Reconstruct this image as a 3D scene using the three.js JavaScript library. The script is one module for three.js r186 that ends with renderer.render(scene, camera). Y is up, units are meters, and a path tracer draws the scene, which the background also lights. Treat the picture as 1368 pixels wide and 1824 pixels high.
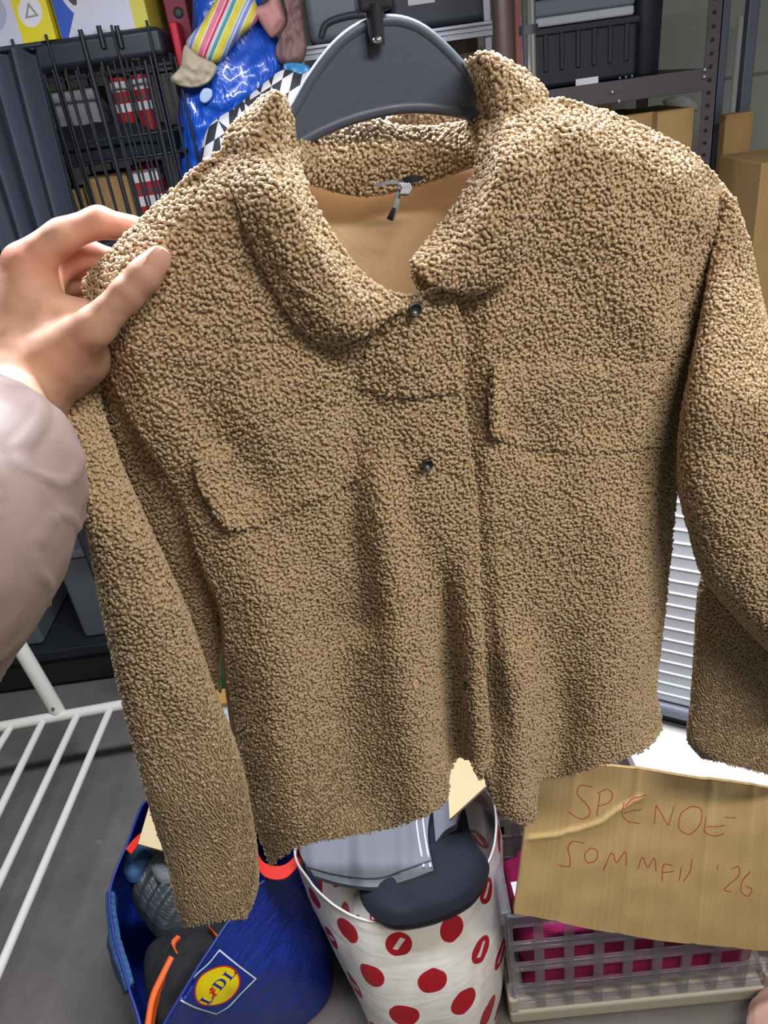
import * as THREE from 'three';
import { RoundedBoxGeometry } from 'three/addons/geometries/RoundedBoxGeometry.js';
import { RectAreaLightUniformsLib } from 'three/addons/lights/RectAreaLightUniformsLib.js';
import { mergeGeometries, mergeVertices } from 'three/addons/utils/BufferGeometryUtils.js';
import { ImprovedNoise } from 'three/addons/math/ImprovedNoise.js';

// ---------- camera, lamps, exposure ----------
const W = 1368, H = 1824, FOCAL = 1370;
const scene = new THREE.Scene();
scene.background = new THREE.Color(0x0b0c0e);
const EYE = new THREE.Vector3(0, 1.6, 0);
const camera = new THREE.PerspectiveCamera(2 * Math.atan(H / 2 / FOCAL) * 180 / Math.PI, W / H, 0.02, 30);
camera.position.copy(EYE);
camera.rotation.order = 'YXZ';
camera.rotation.set(THREE.MathUtils.degToRad(-29.5), 0, THREE.MathUtils.degToRad(-8));
camera.updateMatrixWorld(true);
scene.add(camera);
const renderer = new THREE.WebGLRenderer();
renderer.toneMapping = THREE.LinearToneMapping;
renderer.toneMappingExposure = 1.0;
renderer.shadowMap.enabled = true;
RectAreaLightUniformsLib.init();
const CEILING = 2.5;
// [x, height, z, length along x, width along z, strength, colour]
const LAMPS = [
  [-0.05, 2.12, -0.92, 1.25, 0.14, 74, 0xf3f6ff],
  [0.85, CEILING - 0.001, 0.20, 1.25, 0.16, 53, 0xfff6ea],
];

// ---------- helpers ----------
let seed = 7;
const rnd = () => { seed = (seed * 1664525 + 1013904223) >>> 0; return seed / 4294967296; };
const noise = new ImprovedNoise();
const nz = (x, y, z = 0) => noise.noise(x, y, z);
const V = (x, y, z) => new THREE.Vector3(x, y, z);
const lerp = (a, b, t) => a + (b - a) * t;
const clamp = (x, a = 0, b = 1) => Math.min(b, Math.max(a, x));
const sstep = (a, b, x) => { const t = clamp((x - a) / (b - a)); return t * t * (3 - 2 * t); };
// the sight line through a point of the photograph, and where it meets planes of the room
const ray = (px, py) => V((px - W / 2) / FOCAL, (H / 2 - py) / FOCAL, -1).applyQuaternion(camera.quaternion);
const onZ = (px, py, d) => { const r = ray(px, py); return EYE.clone().addScaledVector(r, -d / r.z); };
const onY = (px, py, h) => { const r = ray(px, py); return EYE.clone().addScaledVector(r, (h - EYE.y) / r.y); };
const atDepth = (px, py, z) => EYE.clone().addScaledVector(ray(px, py), z);

const names = {};
function numbered(n) { names[n] = (names[n] ?? -1) + 1; return names[n] ? `${n}_${String(names[n]).padStart(3, '0')}` : n; }
function setup(o) { o.castShadow = true; o.receiveShadow = true; return o; }
function tag(o, label, category, group) { o.userData.label = label; o.userData.category = category; if (group) o.userData.group = group; return o; }
function thing(name, label, category, pos = V(0, 0, 0), group) {
  const g = new THREE.Group(); g.name = numbered(name); g.position.copy(pos); scene.add(g);
  return tag(g, label, category, group);
}
function part(name, geo, mat, parent) {
  const m = setup(new THREE.Mesh(geo, mat)); m.name = name; parent.add(m);
  return m;
}
// a part given in world coordinates, under a parent that may stand elsewhere
function wpart(name, geo, mat, parent) {
  parent.updateWorldMatrix(true, false);
  geo.applyMatrix4(parent.matrixWorld.clone().invert());
  return part(name, geo, mat, parent);
}
function solo(name, geo, mat, label, category, group) {
  geo.computeBoundingBox(); const b = geo.boundingBox; const c = V((b.min.x + b.max.x) / 2, b.min.y, (b.min.z + b.max.z) / 2);
  geo.translate(-c.x, -c.y, -c.z);
  const m = setup(new THREE.Mesh(geo, mat)); m.name = numbered(name); m.position.copy(c); scene.add(m);
  return tag(m, label, category, group);
}
function struct(name, geo, mat, parent) {
  const m = setup(new THREE.Mesh(geo, mat)); m.name = name; m.userData.kind = 'structure'; (parent || scene).add(m); return m;
}
const box = (x0, x1, y0, y1, z0, z1, r = 0) => {
  const w = x1 - x0, h = y1 - y0, d = z1 - z0;
  const g = r ? new RoundedBoxGeometry(w, h, d, 2, Math.min(r, w / 2.01, h / 2.01, d / 2.01)) : new THREE.BoxGeometry(w, h, d);
  return g.translate((x0 + x1) / 2, (y0 + y1) / 2, (z0 + z1) / 2);
};
const merge = (list) => mergeGeometries(list.map((g) => { const n = g.index ? g.toNonIndexed() : g; for (const k of Object.keys(n.attributes)) if (!['position', 'normal', 'uv'].includes(k)) n.deleteAttribute(k); return n; }));
const curve3 = (pts, closed = false) => new THREE.CatmullRomCurve3(pts, closed, 'centripetal');
const tube = (pts, r, seg = 24, rad = 8, closed = false) => new THREE.TubeGeometry(pts.length === 2 ? new THREE.LineCurve3(pts[0], pts[1]) : curve3(pts, closed), pts.length === 2 ? 1 : seg, r, rad, closed);
function rod(a, b, r, rad = 10) {                                  // a capped straight rod
  const d = b.clone().sub(a), g = new THREE.CylinderGeometry(r, r, d.length(), rad);
  g.applyQuaternion(new THREE.Quaternion().setFromUnitVectors(V(0, 1, 0), d.normalize()));
  const m = a.clone().add(b).multiplyScalar(0.5); return g.translate(m.x, m.y, m.z);
}
// smooth planar curve through points of the photograph, read by arc length
function path2(pts) {
  const c = new THREE.CatmullRomCurve3(pts.map(([x, y]) => V(x, y, 0)), false, 'centripetal'); c.arcLengthDivisions = 400;
  return (t) => { const p = c.getPointAt(clamp(t)); return [p.x, p.y]; };
}
function distTo(pts, x, y) {
  let best = 1e9;
  for (let i = 0; i < pts.length - 1; i++) {
    const [ax, ay] = pts[i], [bx, by] = pts[i + 1], dx = bx - ax, dy = by - ay;
    const t = clamp(((x - ax) * dx + (y - ay) * dy) / (dx * dx + dy * dy));
    best = Math.min(best, Math.hypot(x - ax - dx * t, y - ay - dy * t));
  }
  return best;
}
// a grid of points fn(i / nu, j / nv) as a mesh; winding by `flip`
function gridGeo(nu, nv, fn, flip = false, wrapU = false) {
  const pos = [], uv = [], idx = [], cols = nu + 1;
  for (let j = 0; j <= nv; j++) for (let i = 0; i <= nu; i++) {
    const p = fn(wrapU && i === nu ? 0 : i / nu, j / nv); pos.push(p.x, p.y, p.z); uv.push(i / nu, 1 - j / nv);
  }
  for (let j = 0; j < nv; j++) for (let i = 0; i < nu; i++) {
    const a = j * cols + i, b = a + 1, c = a + cols, d = c + 1;
    if (flip) idx.push(a, b, c, b, d, c); else idx.push(a, c, b, b, c, d);
  }
  const g = new THREE.BufferGeometry();
  g.setAttribute('position', new THREE.Float32BufferAttribute(pos, 3));
  g.setAttribute('uv', new THREE.Float32BufferAttribute(uv, 2));
  g.setIndex(idx); g.computeVertexNormals();
  return g;
}
// a sheet with thickness: front(u, v), the same pushed back along `back`, and a rim
function sheetGeo(nu, nv, front, back, thick) {
  const F = [], B = [];
  for (let j = 0; j <= nv; j++) for (let i = 0; i <= nu; i++) { const p = front(i / nu, j / nv); F.push(p); B.push(p.clone().addScaledVector(back, typeof thick === 'function' ? thick(i / nu, j / nv) : thick)); }
  const at = (L, i, j) => L[j * (nu + 1) + i];
  const mk = (L, flip) => gridGeo(nu, nv, (u, v) => at(L, Math.round(u * nu), Math.round(v * nv)), flip);
  const f = mk(F, false), b = mk(B, true);
  const ring = [];
  for (let i = 0; i < nu; i++) ring.push([i, 0]);
  for (let j = 0; j < nv; j++) ring.push([nu, j]);
  for (let i = nu; i > 0; i--) ring.push([i, nv]);
  for (let j = nv; j > 0; j--) ring.push([0, j]);
  const n = ring.length;
  const rim = gridGeo(n, 1, (u, v) => { const k = ring[Math.round(u * n) % n]; return at(v < 0.5 ? F : B, k[0], k[1]); }, true);
  return { front: f, rim, all: merge([f.clone(), b, rim.clone()]) };
}
// a soft closed lump from an outline: outline points (world), pushed out along `out` and back
function lumpGeo(outline, out, front, back, { rings = 14, seg = 72, power = 2.2, ripple = null, center = null } = {}) {
  const c = curve3(outline, true); c.arcLengthDivisions = 400;
  const edge = []; for (let i = 0; i < seg; i++) edge.push(c.getPointAt(i / seg));
  const mid = center ? center.clone() : edge.reduce((a, p) => a.add(p), V(0, 0, 0)).multiplyScalar(1 / seg);
  const side = (h, s) => gridGeo(seg, rings, (u, v) => {
    const e = edge[Math.round(u * seg) % seg], r = 1 - v, p = mid.clone().lerp(e, r);
    const k = Math.pow(Math.max(0, 1 - Math.pow(r, power)), 0.5);
    const w = ripple ? ripple(p, r, s) * Math.min(1, (1 - r) * 5) : 0;
    return p.addScaledVector(out, s * h * k + s * w);
  }, s > 0 ? false : true);
  const g = merge([side(front, 1), side(back, -1)]);
  const N = g.attributes.normal; let k = 0; for (let i = 0; i < N.count / 2; i++) k += N.getX(i) * out.x + N.getY(i) * out.y + N.getZ(i) * out.z;
  if (k < 0) { const P = g.attributes.position, U = g.attributes.uv; for (let i = 0; i < P.count; i += 3) for (const [A, n] of [[P, 3], [N, 3], [U, 2]]) for (let c = 0; c < n; c++) { const t = A.array[(i + 1) * n + c]; A.array[(i + 1) * n + c] = A.array[(i + 2) * n + c]; A.array[(i + 2) * n + c] = t; } for (let i = 0; i < N.array.length; i++) N.array[i] *= -1; }
  return g;
}
function planarUV(geo, origin, ux, uy) {                           // uv in metres along two directions
  const p = geo.attributes.position, uv = [];
  const d = V(0, 0, 0);
  for (let i = 0; i < p.count; i++) { d.fromBufferAttribute(p, i).sub(origin); uv.push(d.dot(ux), d.dot(uy)); }
  geo.setAttribute('uv', new THREE.Float32BufferAttribute(uv, 2)); return geo;
}
// ---------- textures ----------
function canvasTex(w, h, draw) {
  const c = document.createElement('canvas'); c.width = w; c.height = h; draw(c.getContext('2d'), w, h);
  const t = new THREE.CanvasTexture(c); t.colorSpace = THREE.SRGBColorSpace; t.wrapS = t.wrapT = THREE.RepeatWrapping; return t;
}
function noiseTex(size, fn, srgb = false) {
  const d = new Uint8Array(size * size * 4);
  for (let y = 0; y < size; y++) for (let x = 0; x < size; x++) {
    const v = fn(x / size, y / size), k = (y * size + x) * 4;
    for (let c = 0; c < 3; c++) d[k + c] = 255 * clamp(Array.isArray(v) ? v[c] : v); d[k + 3] = 255;
  }
  const t = new THREE.DataTexture(d, size, size); t.wrapS = t.wrapT = THREE.RepeatWrapping; t.magFilter = THREE.LinearFilter;
  if (srgb) t.colorSpace = THREE.SRGBColorSpace; t.needsUpdate = true; return t;
}
const tile = (f, x, y, s) => {                                      // noise that repeats over 0..1
  const a = f(x * s, y * s), b = f((x - 1) * s, y * s), c = f(x * s, (y - 1) * s), d = f((x - 1) * s, (y - 1) * s);
  return lerp(lerp(a, b, x), lerp(c, d, x), y);
};
const fbm = (x, y, s, z = 0) => tile((a, b) => nz(a, b, z), x, y, s) * 0.6 + tile((a, b) => nz(a, b, z + 9), x, y, s * 2.3) * 0.3 + tile((a, b) => nz(a, b, z + 17), x, y, s * 5.1) * 0.2;
const concreteTex = noiseTex(1024, (x, y) => {
  let v = 0.44 + fbm(x, y, 6) * 0.10 + fbm(x, y, 30, 3) * 0.05 + (rnd() - 0.5) * 0.03;
  const s = fbm(x, y, 14, 40); if (s > 0.36) v += (s - 0.36) * 0.9;
  return [v * 1.0, v * 0.965, v * 0.93];
}, true);
const weave = noiseTex(256, (x, y) => 0.5 + 0.25 * Math.sin(x * Math.PI * 2 * 64) * Math.sin(y * Math.PI * 2 * 64) + (rnd() - 0.5) * 0.3);
const speck = noiseTex(256, (x, y) => 0.5 + fbm(x, y, 12) * 0.6 + (rnd() - 0.5) * 0.25);
const crinkle = noiseTex(512, (x, y) => { const a = fbm(x + 0.06 * fbm(x, y, 4, 5), y, 7, 21); return 0.5 + 0.6 * (0.35 - Math.abs(a) * 1.6); });

const mats = {};
function M(key, hex, rough = 0.7, more = {}) { return mats[key] ??= new THREE.MeshPhysicalMaterial({ color: hex, roughness: rough, ...more }); }
// ---------- the room ----------
concreteTex.repeat.set(1, 1);
const floorMat = M('concrete', 0xffffff, 0.82, { map: concreteTex, bumpMap: concreteTex, bumpScale: 0.002 });
const plaster = M('plaster', 0xb9bdb8, 0.9, { bumpMap: speck, bumpScale: 0.001 });
const RX0 = -2.7, RX1 = 2.3, RZ0 = -3.05, RZ1 = 2.1;
const fg = box(RX0, RX1, -0.12, 0, RZ0, RZ1);
planarUV(fg, V(0, 0, 0), V(1 / 1.3, 0, 0), V(0, 0, 1 / 1.3));
struct('floor', fg, floorMat);
struct('ceiling', box(RX0 - 0.1, RX1 + 0.1, CEILING, CEILING + 0.1, RZ0 - 0.1, RZ1 + 0.1), M('ceiling', 0xc9cac8, 0.95));
struct('wall_back', box(RX0 - 0.1, RX1 + 0.1, -0.12, CEILING, RZ0 - 0.1, RZ0), plaster);
struct('wall_left', box(RX0 - 0.1, RX0, -0.12, CEILING, RZ0, RZ1), plaster);
struct('wall_right', box(RX1, RX1 + 0.1, -0.12, CEILING, RZ0, RZ1), plaster);
struct('wall_front', box(RX0 - 0.1, RX1 + 0.1, -0.12, CEILING, RZ1, RZ1 + 0.1), plaster);
LAMPS.forEach(([x, hang, z, len, wid, power, col], i) => {
  const t = thing('ceiling_light', ['long white pendant light hanging above and behind the jacket', 'long white ceiling light above and behind the photographer'][i], 'lamp', V(x, hang, z), 'ceiling lights');
  if (CEILING - hang > 0.1) for (const s of [-0.4, 0.4]) part('cable', new THREE.CylinderGeometry(0.003, 0.003, CEILING - hang, 8).translate(s * len, (CEILING - hang) / 2, 0), M('lampHousing', 0xdedede, 0.5), t);
  part('housing', new RoundedBoxGeometry(len + 0.04, 0.05, wid + 0.04, 2, 0.01).translate(0, -0.025, 0), M('lampHousing', 0xdedede, 0.5), t);
  part('light_diffuser', new RoundedBoxGeometry(len, 0.012, wid, 2, 0.005).translate(0, -0.055, 0), new THREE.MeshStandardMaterial({ color: 0xffffff, emissive: col, emissiveIntensity: 1.2, roughness: 0.5 }), t);
  const l = new THREE.RectAreaLight(col, power, len, wid); l.position.set(x, hang - 0.066, z); l.rotation.x = -Math.PI / 2; l.castShadow = true; scene.add(l);
});

// ---------- the hanging fleece jacket ----------
const YAW = THREE.MathUtils.degToRad(12), JD = 0.62;
const JN = V(Math.sin(YAW), 0, Math.cos(YAW));                      // out of the jacket's front
const JBACK = JN.clone().negate();
const onJacket = (px, py, off = 0) => { const r = ray(px, py); return EYE.clone().addScaledVector(r, -(JD - off) / JN.dot(r)); };

const fleeceBase = M('fleeceBase', 0xae9370, 0.95, { bumpMap: speck, bumpScale: 0.001 });
const fleecePile = new THREE.MeshPhysicalMaterial({ color: 0xffffff, roughness: 0.62, sheen: 0.4, sheenRoughness: 0.5, sheenColor: new THREE.Color(0xe8d4ae) });
const lining = M('lining', 0xdfc6a4, 0.95, { transmission: 0.25, thickness: 0, bumpMap: weave, bumpScale: 0.0006 });

// one little boucle curl: an open loop of yarn
function curlGeo(turn, rise, rTube) {
  const pts = [];
  for (let i = 0; i <= 6; i++) { const a = turn * (i / 6 - 0.5), r = 0.00135; pts.push(V(Math.cos(a) * r, 0.0004 + rise * Math.sin((i / 6) * Math.PI), Math.sin(a) * r)); }
  const g = new THREE.TubeGeometry(curve3(pts), 7, rTube, 5);
  const p = g.attributes.position, c = curve3(pts), q = V(0, 0, 0);
  for (let i = 0; i < p.count; i++) {                               // close the ends like a bean
    const ring = Math.floor(i / 6), t = ring / 7, k = Math.sqrt(Math.max(0.02, 1 - Math.pow(Math.abs(2 * t - 1), 4)));
    const m = c.getPointAt(t); q.fromBufferAttribute(p, i).sub(m).multiplyScalar(k).add(m); p.setXYZ(i, q.x, q.y, q.z);
  }
  g.computeVertexNormals(); return g;
}
const CURLS = [curlGeo(3.6, 0.0010, 0.00120), curlGeo(2.2, 0.0012, 0.00135)];
const STRAND = new THREE.CapsuleGeometry(0.00062, 0.0062, 2, 5).rotateX(Math.PI / 2).translate(0, 0.0012, 0);
const pileTone = new THREE.Color();
let pileCount = 0;
// curls spread evenly over the triangles of a surface; fluff(p) 0..1 turns curls into combed strands
function addPile(geo, parent, { gap = 0.00245, fluff = null, comb = V(0, -1, 0) } = {}) {
  const g = geo.index ? geo.toNonIndexed() : geo, P = g.attributes.position, N = g.attributes.normal;
  const a = V(0, 0, 0), b = V(0, 0, 0), c = V(0, 0, 0), n = V(0, 0, 0), p = V(0, 0, 0);
  const cell = gap, hash = new Map(), spots = [];
  const key = (x, y, z) => x * 73856093 ^ y * 19349663 ^ z * 83492791;
  const tris = []; let total = 0;
  for (let i = 0; i < P.count; i += 3) {
    a.fromBufferAttribute(P, i); b.fromBufferAttribute(P, i + 1); c.fromBufferAttribute(P, i + 2);
    total += b.clone().sub(a).cross(c.clone().sub(a)).length() / 2; tris.push(total);
  }
  const tries = Math.round(total / (gap * gap) * 5);
  for (let k = 0; k < tries; k++) {
    const x = rnd() * total; let lo = 0, hi = tris.length - 1;
    while (lo < hi) { const m = (lo + hi) >> 1; if (tris[m] < x) lo = m + 1; else hi = m; }
    let u = rnd(), v = rnd(); if (u + v > 1) { u = 1 - u; v = 1 - v; }
    const i = lo * 3;
    a.fromBufferAttribute(P, i); b.fromBufferAttribute(P, i + 1); c.fromBufferAttribute(P, i + 2);
    p.set(0, 0, 0).addScaledVector(a, 1 - u - v).addScaledVector(b, u).addScaledVector(c, v);
    const cx = Math.floor(p.x / cell), cy = Math.floor(p.y / cell), cz = Math.floor(p.z / cell);
    let ok = true;
    for (let dx = -1; dx <= 1 && ok; dx++) for (let dy = -1; dy <= 1 && ok; dy++) for (let dz = -1; dz <= 1 && ok; dz++) {
      const L = hash.get(key(cx + dx, cy + dy, cz + dz)); if (!L) continue;
      for (const q of L) if (q.distanceToSquared(p) < gap * gap) { ok = false; break; }
    }
    if (!ok) continue;
    a.fromBufferAttribute(N, i); b.fromBufferAttribute(N, i + 1); c.fromBufferAttribute(N, i + 2);
    n.set(0, 0, 0).addScaledVector(a, 1 - u - v).addScaledVector(b, u).addScaledVector(c, v).normalize();
    const q = p.clone(), kk = key(cx, cy, cz); if (!hash.has(kk)) hash.set(kk, []); hash.get(kk).push(q);
    spots.push([q, n.clone()]);
  }
  const kinds = [[], [], []];
  for (const s of spots) { const f = fluff ? fluff(s[0]) : 0; kinds[rnd() < f ? 2 : rnd() < 0.6 ? 0 : 1].push(s); }
  parent.updateWorldMatrix(true, false);
  const inv = parent.matrixWorld.clone().invert();
  kinds.forEach((list, kind) => {
    if (!list.length) return;
    const m = setup(new THREE.InstancedMesh(kind === 2 ? STRAND : CURLS[kind], fleecePile, list.length));
    m.name = 'fleece_pile'; m.userData.kind = 'stuff';
    const mat = new THREE.Matrix4(), X = V(0, 0, 0), Y = V(0, 0, 0), Z = V(0, 0, 0);
    list.forEach(([q, n0], i) => {
      Y.copy(n0).add(V(rnd() - 0.5, rnd() - 0.5, rnd() - 0.5).multiplyScalar(kind === 2 ? 0.5 : 0.8)).normalize();
      if (kind === 2) Z.copy(comb).add(V(rnd() - 0.5, rnd() - 0.5, rnd() - 0.5).multiplyScalar(0.7)).addScaledVector(n0, 0.25); else Z.set(rnd() - 0.5, rnd() - 0.5, rnd() - 0.5);
      X.crossVectors(Y, Z).normalize(); Z.crossVectors(X, Y).normalize();
      const s = 0.85 + rnd() * 0.45;
      mat.makeBasis(X.multiplyScalar(s), Y.multiplyScalar(s * 0.92), Z.multiplyScalar(s)).setPosition(q);
      mat.premultiply(inv); m.setMatrixAt(i, mat);
      const t = 0.9 + rnd() * 0.2; pileTone.setRGB(0.50 * t, 0.375 * t, 0.232 * t + rnd() * 0.015); m.setColorAt(i, pileTone);
    });
    pileCount += list.length; parent.add(m);
  });
}
const jacket = thing('fleece_jacket', 'tan curly fleece jacket with collar and chest pockets hanging on a black hanger', 'jacket', onJacket(760, 1300, 0));

const BODY_L = [[150, 505], [172, 600], [212, 690], [250, 765], [318, 870], [363, 1000], [398, 1085], [408, 1200], [430, 1330], [458, 1470], [482, 1540]];
const BODY_R = [[1300, 350], [1276, 440], [1258, 545], [1236, 640], [1215, 745], [1206, 860], [1195, 960], [1182, 1100], [1168, 1230], [1178, 1297]];
const PLACKET = [[800, 515], [824, 600], [822, 700], [834, 800], [848, 900], [853, 1050], [862, 1200], [870, 1335], [857, 1388]];
const SHOULDERS = [[150, 505], [165, 487], [230, 420], [300, 352], [410, 272], [985, 182], [1060, 196], [1160, 236], [1240, 282], [1300, 350]];
const FOLDS = [   // polyline, reach in photo points, height in metres
  [[[660, 740], [672, 900], [705, 1100], [735, 1300], [752, 1430]], 46, 0.015],
  [[[640, 640], [632, 860], [640, 960], [652, 1100]], 36, -0.012],
  [[[786, 960], [800, 1180], [812, 1345]], 26, -0.024],
  [[[842, 1020], [846, 1200], [852, 1370]], 20, 0.008],
  [[[300, 640], [410, 790], [450, 860]], 46, -0.010],
  [[[470, 960], [500, 1200], [520, 1450]], 62, 0.013],
  [[[585, 960], [605, 1200], [630, 1420]], 46, -0.012],
  [[[900, 1060], [918, 1250], [922, 1440]], 38, 0.018],
  [[[990, 1120], [1000, 1280], [985, 1380]], 42, -0.014],
  [[[920, 690], [955, 790]], 42, -0.008],
  [[[1090, 820], [1105, 1050], [1090, 1330]], 95, 0.013],
  [[[560, 620], [480, 700], [440, 760]], 60, 0.007],
  [[[1030, 260], [1120, 420], [1140, 560]], 90, 0.008],
  [[[1240, 400], [1228, 560]], 34, -0.010],
  [[[165, 530], [225, 505], [290, 465]], 42, -0.016],
];
function bodyOff(px, py) {
  let o = 0.036;
  for (const [l, w, h] of FOLDS) { const d = distTo(l, px, py) / w; if (d < 3) o += 1.35 * h * Math.exp(-d * d) * sstep(l[0][1] - w, l[0][1] + 170, py); }
  const el = distTo(BODY_L, px, py), er = distTo(BODY_R, px, py), es = distTo(SHOULDERS, px, py);
  o -= lerp(0.030, 0.014, sstep(640, 780, py) * sstep(1250, 1120, py)) * Math.pow(1 - Math.min(1, el / 80), 2) + 0.042 * Math.pow(1 - Math.min(1, er / 95), 2);
  o -= 0.03 * Math.pow(1 - Math.min(1, es / 70), 2);
  return o + nz(px / 90, py / 90, 3) * 0.003 + nz(px / 35, py / 35, 8) * 0.001;
}
const coons = (T, B, L, R) => {
  const t = path2(T), b = path2(B), l = path2(L), r = path2(R), c00 = l(0), c10 = r(0), c01 = l(1), c11 = r(1);
  return (u, v) => [0, 1].map((k) => (1 - v) * t(u)[k] + v * b(u)[k] + (1 - u) * l(v)[k] + u * r(v)[k] - ((1 - u) * (1 - v) * c00[k] + u * (1 - v) * c10[k] + (1 - u) * v * c01[k] + u * v * c11[k]));
};
function jacketSheet(name, [T, B, L, R], off, thick, { nu = 60, nv = 70, mat = fleeceBase, pile = true, gap, rim = true, fluff, comb } = {}) {
  const f = coons(T, B, L, R);
  const s = sheetGeo(nu, nv, (u, v) => { const [x, y] = f(u, v); return onJacket(x, y, off(x, y, u, v)); }, JBACK, thick);
  const m = wpart(name, s.all, mat, jacket);
  if (pile) { m.updateWorldMatrix(true, false); addPile(rim ? merge([s.front, s.rim]) : s.front, m, { gap, fluff, comb }); }
  return m;
}
const fluffLow = (p) => 0.75 * sstep(1.12, 0.86, p.y) * sstep(0.02, -0.12, p.x);

// front panels: the left one laps over the right one
jacketSheet('front_panel', [
  [[150, 505], [165, 487], [230, 420], [300, 352], [410, 272], [500, 360], [620, 480], [720, 530], [800, 515]],
  [[482, 1540], [530, 1508], [610, 1490], [700, 1472], [765, 1448], [793, 1425], [800, 1385], [812, 1352], [832, 1352], [857, 1388]],
  BODY_L, PLACKET], (x, y, u) => bodyOff(x, y) + 0.008 * sstep(0.75, 0.9, u), 0.006, { nu: 90, nv: 110, fluff: fluffLow, comb: V(0.25, -1, 0) });
jacketSheet('front_panel', [
  [[738, 480], [790, 430], [860, 320], [920, 240], [985, 182], [1060, 196], [1160, 236], [1240, 282], [1300, 350]],
  [[893, 1448], [925, 1466], [948, 1462], [956, 1420], [962, 1388], [1000, 1384], [1060, 1366], [1120, 1346], [1160, 1325], [1178, 1297]],
  [[738, 480], [775, 600], [780, 800], [790, 1000], [822, 1200], [862, 1350], [875, 1410], [893, 1448]],
  BODY_R], (x, y, u) => bodyOff(x, y) - 0.014 * sstep(0.26, 0.06, u) * sstep(1360, 1250, y), 0.006, { nu: 90, nv: 110 });
// back panel, whose smooth inside shows in the neck
jacketSheet('back_panel', [
  [[150, 505], [230, 420], [300, 352], [410, 272], [520, 312], [600, 340], [660, 346], [740, 328], [850, 290], [920, 240], [985, 182], [1060, 196], [1160, 236], [1240, 282], [1300, 350]],
  [[478, 1490], [560, 1430], [700, 1370], [830, 1325], [1000, 1292], [1172, 1270]],
  [[150, 505], [172, 600], [205, 690], [240, 765], [308, 870], [352, 1000], [388, 1085], [398, 1200], [416, 1330], [440, 1420], [478, 1490]],
  [[1300, 350], [1276, 440], [1258, 545], [1236, 640], [1215, 745], [1206, 860], [1195, 960], [1182, 1100], [1170, 1200], [1172, 1270]]],
  (x, y, u, v) => {
    const el = distTo(BODY_L, x, y), er = distTo(BODY_R, x, y), es = distTo(SHOULDERS.slice(0, 5), x, y), e2 = distTo(SHOULDERS.slice(5), x, y);
    return 0.0 - 0.075 * sstep(0, 130, Math.min(el, er)) * sstep(0, 110, Math.min(es, e2)) - 0.004 + nz(x / 80, y / 80, 20) * 0.004 - 0.004;
  }, 0.004, { nu: 60, nv: 60, mat: lining, pile: false });
// neck: seam tape, back of the collar and the collar's turned-down outside
const neckCurve = path2([[548, 318], [600, 338], [660, 344], [740, 327], [800, 308], [856, 288]]);
wpart('neck_tape', tube(Array.from({ length: 14 }, (_, i) => { const [x, y] = neckCurve(i / 13); return onJacket(x, y - 1, -0.066 + 0.03 * Math.pow(Math.abs(i / 6.5 - 1), 3)); }), 0.0028, 40, 8), M('neckTape', 0x8d6c45, 0.9), jacket);
jacketSheet('collar_stand', [
  [[528, 262], [566, 238], [610, 226], [670, 216], [700, 226], [780, 229], [862, 212]],
  [[540, 318], [600, 338], [660, 345], [740, 328], [800, 308], [862, 285]],
  [[528, 262], [536, 290], [540, 318]], [[862, 212], [863, 250], [862, 285]]],
  (x, y, u, v) => -0.06 + 0.04 * Math.pow(Math.abs(2 * u - 1), 3) + 0.008 * Math.sin(v * Math.PI), 0.007, { nu: 40, nv: 14 });
jacketSheet('collar_fall', [
  [[690, 216], [724, 198], [770, 197], [833, 202], [868, 200]],
  [[660, 290], [724, 290], [770, 285], [833, 270], [868, 262]],
  [[690, 216], [680, 250], [660, 290]], [[868, 200], [868, 230], [868, 262]]],
  (x, y, u, v) => -0.082 - 0.006 * v, 0.007, { nu: 24, nv: 12 });
// collar leaves
jacketSheet('collar_leaf', [
  [[478, 172], [494, 168], [510, 180]],
  [[603, 613], [650, 592], [690, 566], [717, 543]],
  [[478, 172], [432, 212], [402, 254], [414, 312], [440, 395], [480, 485], [520, 558], [560, 598], [603, 613]],
  [[510, 180], [522, 236], [530, 285], [562, 370], [605, 440], [655, 500], [717, 543]]],
  (x, y, u, v) => lerp(0.012, bodyOff(x, y) + 0.016, sstep(0.1, 0.45, v)) + 0.010 * Math.sin(Math.PI * clamp(u)) - 0.020 * sstep(0.65, 1, u) * (1 - sstep(0.7, 1, v)) - 0.006 * sstep(0.35, 0, u), 0.009, { nu: 34, nv: 60 });
jacketSheet('collar_leaf', [
  [[838, 106], [858, 98], [880, 99]],
  [[738, 471], [760, 493], [800, 513], [845, 523]],
  [[838, 106], [852, 140], [866, 200], [863, 260], [855, 306], [825, 360], [776, 425], [738, 471]],
  [[880, 99], [930, 125], [972, 164], [986, 215], [976, 290], [966, 360], [948, 430], [905, 495], [845, 523]]],
  (x, y, u, v) => lerp(0.004, bodyOff(x, y) + 0.016, sstep(0.12, 0.5, v)) + 0.010 * Math.sin(Math.PI * clamp(u)) - 0.022 * sstep(0.35, 0, u) * (1 - sstep(0.75, 1, v)) - 0.006 * sstep(0.7, 1, u), 0.009, { nu: 34, nv: 60 });
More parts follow.
